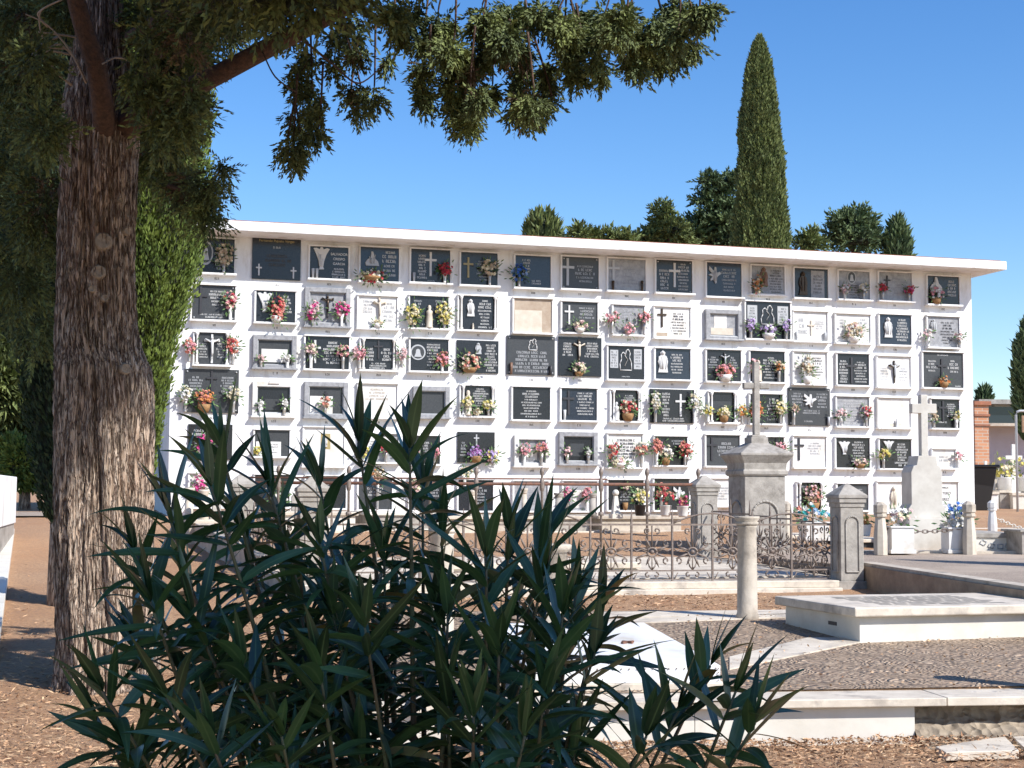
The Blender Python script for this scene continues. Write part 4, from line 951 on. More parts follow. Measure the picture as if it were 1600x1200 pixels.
# ------------------------------------------------------------ graves between enclosure and niche wall
def tomb(lab, px0, px1, ytop, Y, L, m, m2, lidh=.05, steps=True, hs=None, drop=0):
    a = at(px0, ytop, Y); b = at(px1, ytop, Y); w_ = (b-a).length; z0 = g(Y)-.25-drop; zt = a.z
    t = thing('grave_tomb', lab, 'tomb', (a.x, Y, z0), R(14), 'tombs in front of the niche wall')
    mb = MB(); mb.box(0,0,0,w_,L,zt-z0-lidh); mb.build('body', M[m], t, bevel=.006)
    mb = MB(); mb.box(-.04,-.04,zt-z0-lidh,w_+.04,L+.04,zt-z0); mb.build('lid', M[m2], t, bevel=.008)
    if steps:
        mb = MB(); mb.box(-.12,-.16,0,w_+.12,L,(zt-z0)*.52); mb.build('step', M[m2], t, bevel=.006)
    if hs:
        mb = MB(); k = zt-z0; 
        if hs == 'cross':
            c = w_*.5; mb.prism_xz([(c-.03,k),(c+.03,k),(c+.03,k+.3),(c+.13,k+.3),(c+.13,k+.36),(c+.03,k+.36),(c+.03,k+.48),(c-.03,k+.48),(c-.03,k+.36),(c-.13,k+.36),(c-.13,k+.3),(c-.03,k+.3)], L-.05, L-.12); mb.build('cross', M['whitemarble'], t)
        else:
            c = w_*.5; mb.prism_xz([(c-.25,k),(c+.25,k),(c+.25,k+.22),(c+.16,k+.32),(c-.16,k+.32),(c-.25,k+.22)], L-.03, L-.12); mb.build('headstone', M[hs], t, bevel=.006)
    return t
tomb('warm stone tomb behind the pipe rail, left of the white slender obelisk', 700, 792, 806, 22.4, 1.5, 'stonewarm', 'oldmarble')
tomb('grey tomb low behind the left half of the pipe rail', 574, 684, 800, 22.6, 1.5, 'stonegrey', 'cleanmarble')
tomb('pale tomb behind the oleander shoots with a low headstone', 440, 556, 800, 22.2, 1.5, 'cleanmarble', 'oldmarble', hs='stonegrey')
tomb('weathered tomb under the two short round columns', 806, 925, 806, 22.6, 1.6, 'stonegrey', 'oldmarble')
tomb('long warm stone tomb with flower pots left of the far stone pillar', 938, 1072, 806, 22.9, 1.5, 'stonewarm', 'stonewarm')
tomb('white tomb between the tall grey monument and the gate pillar', 1236, 1318, 836, 21.6, 1.5, 'cleanmarble', 'oldmarble')
tomb('dark fronted tomb behind the cream bollards at the right', 1330, 1412, 842, 20.9, 1.6, 'slate', 'oldmarble', steps=False)
tomb('low brown stone plot behind the right bollards', 1500, 1600, 825, 23.4, 1.6, 'stonewarm', 'stonewarm', steps=False)
t = tomb('sloping tan stone tomb at the left below the niche wall', 296, 384, 812, 20.6, 1.4, 'stonewarm', 'oldmarble', steps=False)
tomb('inner white grave slab lying inside the iron railing', 700, 1010, 880, 17.4, 1.6, 'cleanmarble', 'oldmarble', steps=True, lidh=.07)
# shaded side wall of the left plot
mb = MB(); a_ = at(283,806,21.5); b_ = at(402,868,17.3); d = (b_-a_); d.z=0; d.normalize(); n_ = Vector((-d.y,d.x,0))
vv = [mb.P(q) for q in (Vector((a_.x,a_.y,.4)), Vector((b_.x,b_.y,.1)), Vector((b_.x,b_.y,.1))+n_*.25, Vector((a_.x,a_.y,.4))+n_*.25, a_, b_, b_+n_*.25, a_+n_*.25)]
for q in ((3,2,1,0),(4,5,6,7),(0,1,5,4),(1,2,6,5),(2,3,7,6),(3,0,4,7)): mb.F([vv[i] for i in q])
tag(mb.build('plot_wall', M['stonewarm'], bevel=.01), 'tan stone plot wall sloping forward behind the oleander at the left', 'wall')
def column(lab, px, y0, y1, Y, d, m, cap=True):
    p = at(px,y1,Y); h = at(px,y0,Y).z-p.z; r = d/2
    t = thing('short_column', lab, 'column', (p.x,Y,p.z), 0, 'short stone columns on the graves')
    mb = MB(); mb.lathe([(r*1.15,-.02),(r*1.15,.03),(r,.05),(r*.92,h*.8)], (0,0,0), 16); mb.build('shaft', M[m], t)
    mb = MB(); mb.lathe([(r*.92,h*.8),(r*1.1,h*.84),(r*1.05,h*.87),(r*1.35,h*.93),(r*1.35,h)], (0,0,0), 16); mb.build('capital', M[m], t)
column('left of the two short cream columns beside the niche wall corner', 295, 762, 808, 21.2, .115, 'cream')
column('right of the two short cream columns beside the niche wall corner', 318, 765, 811, 20.9, .115, 'cream')
column('short grey column under the first pink bottom row flowers', 873, 770, 806, 22.7, .11, 'stonegrey')
column('short grey column right of the pink bottom row flowers', 926, 771, 806, 22.8, .10, 'stonegrey')
column('slender white column topped with a bowl behind the oleander tip', 819, 763, 808, 22.6, .08, 'stonewarm')
column('white column pair, left of the dark planter by the rail', 738, 766, 808, 22.5, .09, 'cream')
p = at(962,808,22.6); h = at(962,764,22.6).z-p.z
t = thing('small_obelisk', 'slender white obelisk behind the rail posts', 'obelisk', (p.x,22.6,p.z), .3)
mb = MB(); mb.box(-.08,-.08,-.02,.08,.08,.05); mb.box(-.055,-.055,.05,.055,.055,h*.75,top=.03); mb.build('shaft', M['cleanmarble'], t); mb = MB(); mb.ball((0,0,h*.86), .05, 8); mb.build('finial', M['cleanmarble'], t)
p = at(338,812,21.0); h = at(338,742,21.0).z-p.z
t = thing('small_obelisk', 'brown tapering obelisk beside the two cream columns', 'obelisk', (p.x,21.0,p.z), .3)
mb = MB(); mb.box(-.09,-.09,-.02,.09,.09,.07); mb.box(-.06,-.06,.07,.06,.06,h*.86,top=.025); mb.box(-.035,-.035,h*.86,.035,.035,h,top=.03); mb.build('shaft', M['stonegrey'], t)
def pot(lab, px, y, Y, cols, r=.13, dark=False):
    p = at(px,y,Y); t = thing('grave_bouquet', lab, 'flowers', (p.x,Y,p.z), 0, 'flower pots on the graves')
    mb = MB(); mb.lathe([(.06,0),(.07,.03),(.085,.15),(.095,.16)], (0,0,0), 12); mb.build('pot', M['bin' if dark else 'vasew'], t)
    flower_parts(t, Vector((0,0,.17+r*.7)), r, r, cols, int(px)+5, n=18, br=.034)
pot('cream flowers in a dark pot standing behind the middle of the pipe rail', 1000, 806, 22.4, ['cream','yellow'], dark=True)
pot('red and coral flowers in a pot right of the dark cream flower pot', 1040, 807, 22.3, ['red','coral'], .15)
pot('coral flowers in a small pot nearest the far stone pillar', 1067, 808, 22.2, ['coral','magenta'], .08)
pot('orange flowers in a pot behind the gate pillar', 1352, 838, 21.2, ['orange','yellow'], .07)
pot('mixed pink and white flowers on the tomb behind the railing beside the gate pillar', 1256, 835, 22.0, ['lightpink','coral','cream'], .16)
pot('pale green flower pot at the left end of the pipe rail', 432, 800, 22.4, ['white','green_'], .16)
# ------------------------------------------------------------ left edge
a_ = at(12,862,21.8); a_ = Vector((-7.15,21.8)); b_ = Vector((-4.22,12.4)); d = (b_-a_).normalized(); n_ = Vector((-d.y,d.x))*.16
mb = MB(); mb.prism_xy([(q.x,q.y) for q in (a_, b_, b_-n_*-1, a_-n_*-1)][::-1] if False else [(-7.17,21.8),(-4.25,12.4),(-4.10,12.4),(-7.02,21.8)], lambda p: g(p[1])-.1, lambda p: g(p[1])+.075)
tag(mb.build('white_kerb', M['cleanmarble'], bevel=.006), kind='structure')
p = at(19, 862, 18.6)
t = thing('white_tomb', 'white painted tomb with a rounded headstone cut off by the left picture edge', 'tomb', (p.x-.17, 18.6, g(18.6)), R(14))
mb = MB(); mb.box(-1.3,0,-.1,0,2.6,.42); mb.build('base', M['stonegrey'], t, bevel=.006)
mb = MB(); mb.box(-1.33,-.03,.42,.02,2.6,1.05); mb.build('upper_block', M['plaster'], t, bevel=.01)
mb = MB(); c_ = -.32; mb.prism_xz([(c_-.2,1.05),(c_+.22,1.05)]+[(c_+.01+.21*math.cos(k*math.pi/10), 1.25+.2*math.sin(k*math.pi/10)) for k in range(11)], .5, .38); mb.build('headstone', M['cleanmarble'], t, bevel=.008)
mb = MB(); ring = [(c_+.01+.11*math.cos(k*math.pi/8), .365, 1.2+.13*math.sin(k*math.pi/8)) for k in range(17)]; mb.tube(ring, .015, 5); mb.build('wreath', M['iron'], t)
# ------------------------------------------------------------ far right buildings
t = thing('brick_pillar', 'orange brick pillar right of the niche wall', 'pillar', (at(1534,790,36).x+.05, 36, 1.2), R(12))
x0 = -.20; zt = at(1534,627,36).z-1.2
mb = MB(); mb.box(x0,0,-.2,x0+.36,.7,zt-.09); mb.build('shaft', M['brick'], t)
mb = MB(); mb.box(x0-.03,-.06,zt-.09,x0+.40,.76,zt); mb.box(x0-.02,-.035,zt-.35,x0+.38,.73,zt-.30); mb.box(x0-.02,-.035,zt-.58,x0+.38,.73,zt-.54); mb.build('brick_cap', M['tile'], t)
t = thing('grey_wall_building', 'low building with shaded lilac grey wall and tiled edge beyond the brick pillar', 'building', (at(1530,790,38).x, 38, 1.2), R(2))
M['lilac'] = mat('lilac_render', (.50,.49,.56), .85, (.44,.43,.50), 3); 
zt = at(1560,668,38).z-1.2
mb = MB(); mb.box(0,0,-.2,7,6,zt); mb.build('wall', M['lilac'], t)
mb = MB(); mb.box(-.05,-.85,zt,7.1,6,zt+.07); mb.build('tiled_eave', M['stonewarm'], t)
t = thing('white_building', 'white house with small dark window rising behind the lilac wall', 'building', (at(1535,790,47).x, 47, 1.2), R(2))
zt = at(1560,632,47).z-1.2; zb_ = at(1560,659,47).z-1.2
mb = MB(); mb.box(0,0,-.2,12,8,zt); mb.build('wall', M['stonewarm'], t)
mb = MB(); mb.box(-.15,-.3,zt,12.1,8,zt+.14); mb.build('roof', M['stonegrey'], t)
mb = MB(); mb.box(0,-.05,zb_-.5,12,0,zb_-.02); mb.build('white_band', M['plaster'], t)
xw = at(1567,650,47).x - at(1535,650,47).x
wd_ = MB(); wd_.box(xw-.42,-.06,zb_-.1,xw+.42,.0,zt-.08); wo = wd_.build('window', M['window'], t)
fr = MB(); 
for q in ((xw-.5,xw-.42,zb_-.12,zt-.02),(xw+.42,xw+.5,zb_-.12,zt-.02)): fr.box(q[0],-.09,q[2],q[1],.0,q[3])
fr.box(xw-.5,-.09,zb_-.2,xw+.5,0,zb_-.12); fr.build('frame', M['plaster'], wo)
# wheeled bin
t = thing('wheelie_bin', 'black wheeled rubbish bin beside the niche wall', 'bin', (at(1528,792,31).x-.02, 31, 1.24), R(10))
mb = MB(); sqr = [(.21,-.02),(.29,.86)]
v = [mb.P(p) for p in ((-.2,-.22,.0),(.16,-.22,.0),(.16,.22,.0),(-.2,.22,.0),(-.28,-.3,.86),(.3,-.3,.86),(.3,.3,.86),(-.28,.3,.86))]
for q in ((3,2,1,0),(4,5,6,7),(0,1,5,4),(1,2,6,5),(2,3,7,6),(3,0,4,7)): mb.F([v[i] for i in q])
mb.build('body', M['bin'], t, bevel=.02)
mb = MB(); mb.box(-.31,-.33,.86,.35,.33,.92); mb.build('lid', M['bin'], t, bevel=.02)
# graves in the back yard
def backgrave(lab, px, ytop, ybot, Y, w, m, cross=True, fl=None):
    p = at(px,ybot,Y); h = at(px,ytop,Y).z-p.z
    t = thing('cross_headstone', lab, 'headstone', (p.x,Y,p.z), R(5), 'crosses in the back yard')
    k = h*.55
    mb = MB(); mb.box(-w/2,-.12,-.1,w/2,.25,k*.6,top=.01); mb.build('base', M[m], t)
    mb = MB(); s=.035*h/.9; mb.prism_xz([(-s,k*.6),(s,k*.6),(s,h*.68),(h*.18,h*.68),(h*.18,h*.76),(s,h*.76),(s,h),(-s,h),(-s,h*.76),(-h*.18,h*.76),(-h*.18,h*.68),(-s,h*.68)], .08, .02); mb.build('cross', M[m], t)
backgrave('small white cross nearest the black bin', 1542, 720, 768, 33, .3, 'whitemarble')
backgrave('taller grey cross second from the black bin', 1559, 709, 768, 33.5, .4, 'stonewarm')
backgrave('thin white cross beside the sign post', 1586, 694, 768, 34, .28, 'whitemarble')
backgrave('low white cross at the right edge of the back yard', 1612, 702, 768, 33, .28, 'whitemarble')
for lab, px0, px1, yt, yb, Y, m in (('wide white tomb base behind the small bollard', 1536, 1562, 768, 795, 32, 'whitemarble'), ('grey fronted tomb in the middle of the back yard', 1563, 1582, 766, 793, 32.3, 'stonegrey'), ('cream tomb running off the right edge of the back yard', 1583, 1660, 770, 793, 32.1, 'cleanmarble')):
    a_ = at(px0,yb,Y); b_ = at(px1,yb,Y); t = thing('back_tomb', lab, 'tomb', (a_.x,Y,a_.z), 0, 'tombs in the back yard'); h = at(px0,yt,Y).z-a_.z; w_ = b_.x-a_.x-.02
    mb = MB(); mb.box(0,0,-.1,w_,2,h-.05); mb.build('body', M[m], t); mb = MB(); mb.box(-.02,-.03,h-.05,w_+.01,2,h); mb.build('lid', M['oldmarble'], t)
for lab, px, Y in (('yellow green plant with white blossoms in the middle of the back yard', 1570, 32.8), ('yellow green plant at the right picture edge behind the sign post', 1600, 32.9)):
    p = at(px, 768, Y); t = thing('potted_plant', lab, 'plant', (p.x,Y,p.z), 0, 'yellow plants in the back yard')
    mb = MB(); mb.lathe([(.1,0),(.14,.02),(.16,.28),(.18,.3)], (0,0,0), 12); mb.build('pot', M['whitemarble'], t)
    flower_parts(t, Vector((0,0,.5)), .27, .25, ['yellow','cream'], int(px), n=24, br=.06, leafc='cypl')
# sign on a bent pipe frame
p = at(1590, 797, 30); zt = at(1590,642,30).z
t = thing('pipe_sign', 'bent metal pipe frame holding a small brown wooden sign at the right edge', 'sign', (p.x,30,p.z), R(5)); h = zt-p.z
mb = MB(); mb.tube([(0,0,-.1),(0,0,h-.08),(.02,0,h-.02),(.08,0,h),(1.0,0,h),(1.06,0,h-.02),(1.08,0,h-.08),(1.08,0,-.1)], .025, 8); mb.build('pipe_frame', M['silver'], t)
mb = MB(); mb.box(.12,-.02,h-.42,.96,.02,h-.09); mb.build('board', M['wood'], t)
# ------------------------------------------------------------ foliage tools
def unit(a): return a / (np.linalg.norm(a, axis=1, keepdims=True) + 1e-9)
def leaves(P, D, L, W):
    """diamond leaves: base P, direction D, length L, width W -> verts, quads"""
    n = len(P); D = unit(D); rnd = unit(rng.normal(size=(n,3))); S = unit(np.cross(D, rnd))
    L = np.broadcast_to(np.asarray(L, float), (n,))[:,None]; W = np.broadcast_to(np.asarray(W, float), (n,))[:,None]
    mid = P + D*L*.45 + np.cross(D,S)*L*.06
    V = np.stack([P, mid+S*W*.5, P+D*L, mid-S*W*.5], 1).reshape(-1,3)
    return V, np.arange(n*4).reshape(-1,4)
class Foliage:
    def __init__(s): s.V = []; s.Q = []; s.n = 0; s.mi = []
    def add(s, V, Q, mi=0): s.V.append(V); s.Q.append(Q+s.n); s.n += len(V); s.mi.append(np.full(len(Q), mi))
    def leaves(s, P, D, L, W, mi=0): s.add(*leaves(P, D, L, W), mi)
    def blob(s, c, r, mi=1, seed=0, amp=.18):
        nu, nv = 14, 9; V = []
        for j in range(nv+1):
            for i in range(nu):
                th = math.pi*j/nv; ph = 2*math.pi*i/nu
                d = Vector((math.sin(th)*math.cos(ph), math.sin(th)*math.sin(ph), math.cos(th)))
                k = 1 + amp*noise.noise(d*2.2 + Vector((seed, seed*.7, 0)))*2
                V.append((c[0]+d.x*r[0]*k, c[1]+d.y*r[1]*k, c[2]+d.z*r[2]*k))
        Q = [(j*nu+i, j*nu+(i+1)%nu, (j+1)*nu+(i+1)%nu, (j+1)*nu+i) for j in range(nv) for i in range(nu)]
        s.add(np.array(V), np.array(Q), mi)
    def clump(s, c, r, n, L, W, bias=(0,0,0), out=1.0, core=0, mi=0, jit=.5, lo=.6):
        d = unit(rng.normal(size=(n,3))); k = rng.uniform(lo, 1.05, n)[:,None]
        P = np.array(c) + d*np.array(r)*k
        D = d*out + np.array(bias) + rng.normal(size=(n,3))*jit
        s.leaves(P, D, L*rng.uniform(.7,1.3,n), W*rng.uniform(.7,1.3,n), mi)
        if core: s.blob(c, [x*core for x in r], 1, rng.uniform(0,50))
    def sprays(s, c, r, n, ln=.16, per=14, leaf=.042, w=.012, bias=(0,0,-.5), out=.7, mi=0):
        """short branchlets, each feathered with small scale leaves"""
        d = unit(rng.normal(size=(n,3))); P0 = np.array(c) + d*np.array(r)*rng.uniform(.25,1,n)[:,None]
        D0 = unit(d*out + np.array(bias) + rng.normal(size=(n,3))*.35)
        Ln = ln*rng.uniform(.6,1.3,n)
        t = np.linspace(0,1,per); sg = np.where(np.arange(per)%2==0,1.,-1.)
        side = unit(np.cross(D0, rng.normal(size=(n,3))))
        P = P0[:,None,:] + D0[:,None,:]*(t[None,:,None]*Ln[:,None,None])
        P[:,:,2] -= (t[None,:]**2)*Ln[:,None]*.25
        D = D0[:,None,:]*.9 + side[:,None,:]*sg[None,:,None]*.75*(1-t*.6)[None,:,None] + rng.normal(size=(n,per,3))*.22
        P = P.reshape(-1,3); D = D.reshape(-1,3)
        s.leaves(P, D, leaf*rng.uniform(.6,1.4,len(P)), w*rng.uniform(.8,1.4,len(P)), mi)
    def build(s, name, mats, parent=None):
        return grid_mesh(name, np.concatenate(s.V), np.concatenate(s.Q), mats, parent, smooth=False, mi=np.concatenate(s.mi))
def trunk_mb(pts, rads, n=10):
    mb = MB(); mb.tube(pts, rads, n); return mb
# ------------------------------------------------------------ cypresses (columnar)
def cypress(lab, base, prof, n, L, W, m='cyp', grp='columnar cypresses', seed=1, lean=(0,0), z0=0):
    """prof: list of (height, radius)"""
    t = thing('cypress_tree', lab, 'tree', base, 0, grp)
    hs = np.array([p[0] for p in prof]); rs = np.array([p[1] for p in prof])
    f = Foliage(); H0, H1 = hs[0], hs[-1]
    nu, nv = 40, 60; V = []
    def rad(h, a):
        r = np.interp(h, hs, rs)
        return r*(1 + .17*noise.noise(Vector((math.cos(a)*2.6, math.sin(a)*2.6, h*.9/max(.3,rs.max())+seed))) + .16*(.3-abs(noise.noise(Vector((math.cos(a)*4.5, math.sin(a)*4.5, h*1.5/max(.4,rs.max())+seed*2))))*1.6) + .10*noise.noise(Vector((math.cos(a)*6, math.sin(a)*6, h*1.6+seed))))
    for j in range(nv+1):
        h = H0+(H1-H0)*j/nv
        for i in range(nu):
            a = 2*math.pi*i/nu; r = rad(h,a)*.84; V.append((math.cos(a)*r, math.sin(a)*r, h - .02))
    Q = [(j*nu+i, j*nu+(i+1)%nu, (j+1)*nu+(i+1)%nu, (j+1)*nu+i) for j in range(nv) for i in range(nu)]
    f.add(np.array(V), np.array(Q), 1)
    # sample heights by radius
    hh = rng.uniform(H0, H1, n*3); keep = rng.uniform(0, rs.max(), n*3) < np.interp(hh, hs, rs)+.06*rs.max(); hh = hh[keep][:n]
    a = rng.uniform(0, 2*math.pi, len(hh)); a = np.where((np.sin(a) > .35) & (rng.uniform(size=len(a)) < .6), -a, a)
    rr = np.array([rad(h_, a_) for h_, a_ in zip(hh, a)])*rng.uniform(.82,1.06,len(hh))
    P = np.stack([np.cos(a)*rr, np.sin(a)*rr, hh], 1)
    D = np.stack([np.cos(a)*.45, np.sin(a)*.45, np.ones(len(a))], 1) + rng.normal(size=(len(a),3))*.28
    f.leaves(P, D, L*rng.uniform(.6,1.4,len(a)), W*rng.uniform(.7,1.3,len(a)), 0)
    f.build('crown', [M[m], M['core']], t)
    mb = MB(); mb.lathe([(rs.max()*.25,-1.2),(rs.max()*.2,H0+.3),(.02,H0+(H1-H0)*.5)], (0,0,0), 10); mb.build('trunk', M['bark'], t)
    return t
def prof_px(pts, cx, Y, zb): return [(at(cx, y, Y).z - zb, w/2*Y/F) for y, w in pts]
Yc = 46; zb = 1.6
cypress('tall pointed cypress rising behind the niche wall', (at(1188,300,Yc).x, Yc, zb), prof_px([(760,70),(560,90),(385,84),(330,76),(280,70),(220,62),(160,50),(110,38),(75,20),(57,3)],1188,Yc,zb), 85000, .115, .05)
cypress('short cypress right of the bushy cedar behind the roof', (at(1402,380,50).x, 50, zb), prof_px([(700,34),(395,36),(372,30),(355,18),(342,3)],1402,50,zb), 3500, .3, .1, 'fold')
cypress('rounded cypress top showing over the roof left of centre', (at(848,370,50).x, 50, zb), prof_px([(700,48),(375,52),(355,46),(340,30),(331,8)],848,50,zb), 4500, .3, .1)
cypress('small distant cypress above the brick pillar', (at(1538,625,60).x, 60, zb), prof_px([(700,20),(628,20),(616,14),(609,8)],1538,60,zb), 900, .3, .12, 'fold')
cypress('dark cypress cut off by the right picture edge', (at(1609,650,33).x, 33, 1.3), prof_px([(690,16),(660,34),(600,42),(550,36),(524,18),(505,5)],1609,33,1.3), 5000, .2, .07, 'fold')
cypress('slim young cypress beyond the picture edge, shading the upper yard', (8.5, 15.8, .7), [(.3,.15),(1,.36),(2.4,.36),(3.5,.22),(4.2,.02)], 6000, .09, .035, 'cyp', 'slim cypresses of the yard', seed=5)
# conifers behind the roof
def conifer(lab, cx, Y, cl, n, L, W, m='fold', up_=.35):
    base = Vector((at(cx,380,Y).x, Y, 1.5)); t = thing('conifer_tree', lab, 'tree', base, 0, 'bushy conifers behind the roof')
    f = Foliage(); s = Y/F
    for k, (x, y, rx, ry) in enumerate(cl):
        p = at(x, y, Y) - base; dy = ((k*37) % 11 - 5)/5*rx*s*.6
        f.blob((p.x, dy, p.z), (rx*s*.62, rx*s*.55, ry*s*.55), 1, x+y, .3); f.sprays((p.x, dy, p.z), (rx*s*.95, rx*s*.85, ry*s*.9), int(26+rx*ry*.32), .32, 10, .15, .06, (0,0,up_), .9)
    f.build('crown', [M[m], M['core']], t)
    mb = MB(); zt = at(cx, min(c[1] for c in cl)+15, Y).z-1.5; mb.tube([(0,0,-.4),(0,0,zt*.6),(.05,0,zt)], [.25,.16,.04], 8)
    for x, y, rx, ry in cl:
        p = at(x, y, Y) - base; mb.tube([(0,0,max(.5,p.z-.5)),(p.x*.6,0,p.z-.15),(p.x,0,p.z)], [.07,.05,.02], 5)
    mb.build('trunk', M['branch'], t)
conifer('blue green cedar with tiered clumps left of the tall cypress', 1115, 50, [(1108,285,16,9),(1140,285,12,14),(1122,300,20,9),(1100,315,12,8),(1128,325,24,12),(1098,345,22,10),(1130,350,26,14),(1085,365,20,14),(1115,375,34,14),(1145,375,22,16)], 2600, .17, .075)
conifer('lighter conifer with a narrow top, left of the blue green cedar', 1040, 49, [(1033,330,10,8),(1042,344,14,9),(1030,356,16,8),(1050,362,22,11),(1020,370,16,9),(1060,375,26,10),(1005,375,14,7)], 2600, .16, .07, 'cyp')
conifer('low green bushes just topping the roof left of the light conifer', 930, 47, [(905,368,18,10),(930,372,20,8),(958,372,16,9),(980,375,14,7)], 2600, .16, .07, 'cyp')
conifer('wide dark cedar with spiky top above the right half of the roof', 1332, 50, [(1310,345,12,8),(1338,338,16,10),(1355,345,10,9),(1325,352,26,12),(1350,362,22,12),(1310,368,22,12),(1335,378,36,14),(1368,375,14,12)], 2600, .17, .075)
conifer('low round bush between the tall cypress and the dark cedar', 1264, 48, [(1264,372,10,8),(1258,382,16,8),(1275,384,12,7)], 2600, .16, .07, 'cyp')
# ------------------------------------------------------------ trees on the left
YL = 14.6
cypress('bright green cypress directly behind the big trunk', (at(222,700,YL).x, YL, g(YL)), prof_px([(800,6),(770,24),(700,46),(600,72),(540,90),(480,128),(420,168),(380,176),(300,170),(200,170),(100,180),(-60,190),(-250,120),(-420,20)],222,YL,g(YL)), 52000, .055, .022, 'cypl', 'cypresses at the left', seed=4)
YD = 15.4
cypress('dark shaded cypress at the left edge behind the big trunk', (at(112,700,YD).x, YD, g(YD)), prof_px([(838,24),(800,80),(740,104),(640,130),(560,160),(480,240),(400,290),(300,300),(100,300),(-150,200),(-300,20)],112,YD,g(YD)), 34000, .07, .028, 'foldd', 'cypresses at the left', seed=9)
def bush(lab, cl, Y, m, n, L, W, name='garden_tree', cat='tree'):
    c0 = cl[0]; base = Vector((at(c0[0],c0[1],Y).x, Y, g(Y))); t = thing(name, lab, cat, base, 0)
    f = Foliage(); s = Y/F
    for x, y, rx, ry in cl:
        p = at(x,y,Y)-base; f.clump((p.x, rng.uniform(-.3,.3), p.z), (rx*s, rx*s, ry*s), int(n*rx*ry/400), L, W, (0,0,.2), 1, .75)
    f.build('crown', [M[m], M['core']], t)
    mb = MB(); p = at(c0[0],c0[1],Y)-base; mb.tube([(0,0,-.2),(p.x*.5,0,p.z*.5),(p.x,0,p.z)], [.12,.1,.05], 8); mb.build('trunk', M['bark'], t)
bush('large dark green tree far back at the left edge', [(10,600,60,60),(-30,520,70,80),(40,560,40,50),(20,660,50,40)], 31, 'cyp', 900, .3, .09)
bush('light green shrub at the end of the earth path on the left', [(40,725,26,38),(22,705,20,24),(62,740,16,26)], 28, 'cypl', 800, .14, .05, 'garden_shrub', 'shrub')
# ------------------------------------------------------------ the big old cypress in front
YT = 11.55
tx = at(168,900,YT).x; TB = Vector((tx, YT, g(YT)-.05))
T = thing('old_cypress', 'huge old cypress with stringy bark trunk and drooping branches in the left foreground', 'tree', TB, 0)
prf = [(1100,86,256),(1040,94,250),(960,92,246),(860,90,240),(760,90,240),(680,90,243),(610,91,241),(575,91,238),(545,91,222),(500,92,214),(420,92,212),(330,91,213),(260,90,214),(200,92,216),(160,96,212),(120,106,204),(70,116,196),(0,124,190),(-100,128,186),(-250,135,180),(-420,148,168)]
zs = [at(150,y,YT).z - TB.z for y,_,_ in prf]; cxs = [(at((l+r)/2,y,YT).x - TB.x) for y,l,r in prf]; rr = [(r-l)/2*YT/F*.985 for _,l,r in prf]
zs_, cx_, rr_ = zs[::1], cxs, rr
nu, nv = 220, 260; V = []
for j in range(nv+1):
    z = zs_[0] + (zs_[-1]-zs_[0])*j/nv
    c = float(np.interp(z, zs_, cx_)); r0 = float(np.interp(z, zs_, rr_))
    tw = z*.10
    for i in range(nu):
        a = 2*math.pi*i/nu
        q = a + tw
        big = .075*noise.noise(Vector((math.cos(q)*1.6, math.sin(q)*1.6, z*.35)))*2
        flute = .05*noise.noise(Vector((math.cos(q)*4.2, math.sin(q)*4.2, z*.5+9)))*2
        st = noise.noise(Vector((math.cos(q)*19, math.sin(q)*19, z*1.6+noise.noise(Vector((0,q*2,z)))*.8)))
        st = abs(st)*.075 + abs(noise.noise(Vector((math.cos(q)*42, math.sin(q)*42, z*3.2))))*.028
        fl = .10*math.exp(-max(0, z)/.22)*(1+.6*math.sin(a*5+1))
        r = r0*(.97 + big + flute + fl - .02) + (.022 - st*.9)*min(1, r0/.25)
        V.append((c + math.cos(a)*r, math.sin(a)*r, z))
Q = [(j*nu+i, j*nu+(i+1)%nu, (j+1)*nu+(i+1)%nu, (j+1)*nu+i) for j in range(nv) for i in range(nu)]
trunk = grid_mesh('trunk', V, Q, M['bark'], T, smooth=True)
M['knot'] = mat('cut_branch_wood', (.34,.27,.20), .85, (.22,.17,.12), 30, .01, 60)
for (px, py, r) in ((155,372,14),(148,421,11),(138,448,6),(191,574,9),(178,305,5),(157,462,6),(188,352,6)):
    d = T.location; p = at(px, py, YT-.38) - TB
    a = math.asin(max(-.9,min(.9,(p.x - float(np.interp(p.z, zs_, cx_)))/float(np.interp(p.z, zs_, rr_)))))
    r0 = float(np.interp(p.z, zs_, rr_)); c = float(np.interp(p.z, zs_, cx_))
    ctr = Vector((c + math.sin(a)*r0, -math.cos(a)*r0, p.z)); n_ = Vector((math.sin(a), -math.cos(a), .1)).normalized()
    mb = MB(); rad = r*YT/F; mb.M = Matrix.Translation(ctr) @ n_.to_track_quat('Z','Y').to_matrix().to_4x4()
    mb.lathe([(rad*1.3,-.12),(rad*1.1,-.02),(rad*.9,.0),(rad*.8,.003),(rad*.65,-.002),(.002,-.004)], (0,0,0), 14); mb.build('cut_knot', M['knot'], T)
def brn(name, pts, rads, m='branch', n=10):
    """pts given as photo spot and depth"""
    P_ = [at(x,y,Y)-TB for x,y,Y in pts]
    # smooth the path
    Q_ = []; Rr = []
    for k in range(len(P_)-1):
        p0 = P_[max(0,k-1)]; p1 = P_[k]; p2 = P_[k+1]; p3 = P_[min(len(P_)-1,k+2)]
        for s in range(6):
            t = s/6; Q_.append(.5*((2*p1)+(p2-p0)*t+(2*p0-5*p1+4*p2-p3)*t*t+(3*p1-p0-3*p2+p3)*t**3)); Rr.append((rads[k]*(1-t)+rads[k+1]*t))
    Q_.append(P_[-1]); Rr.append(rads[-1])
    mb = MB(); mb.tube(Q_, Rr, n); return mb.build(name, M[m], T)
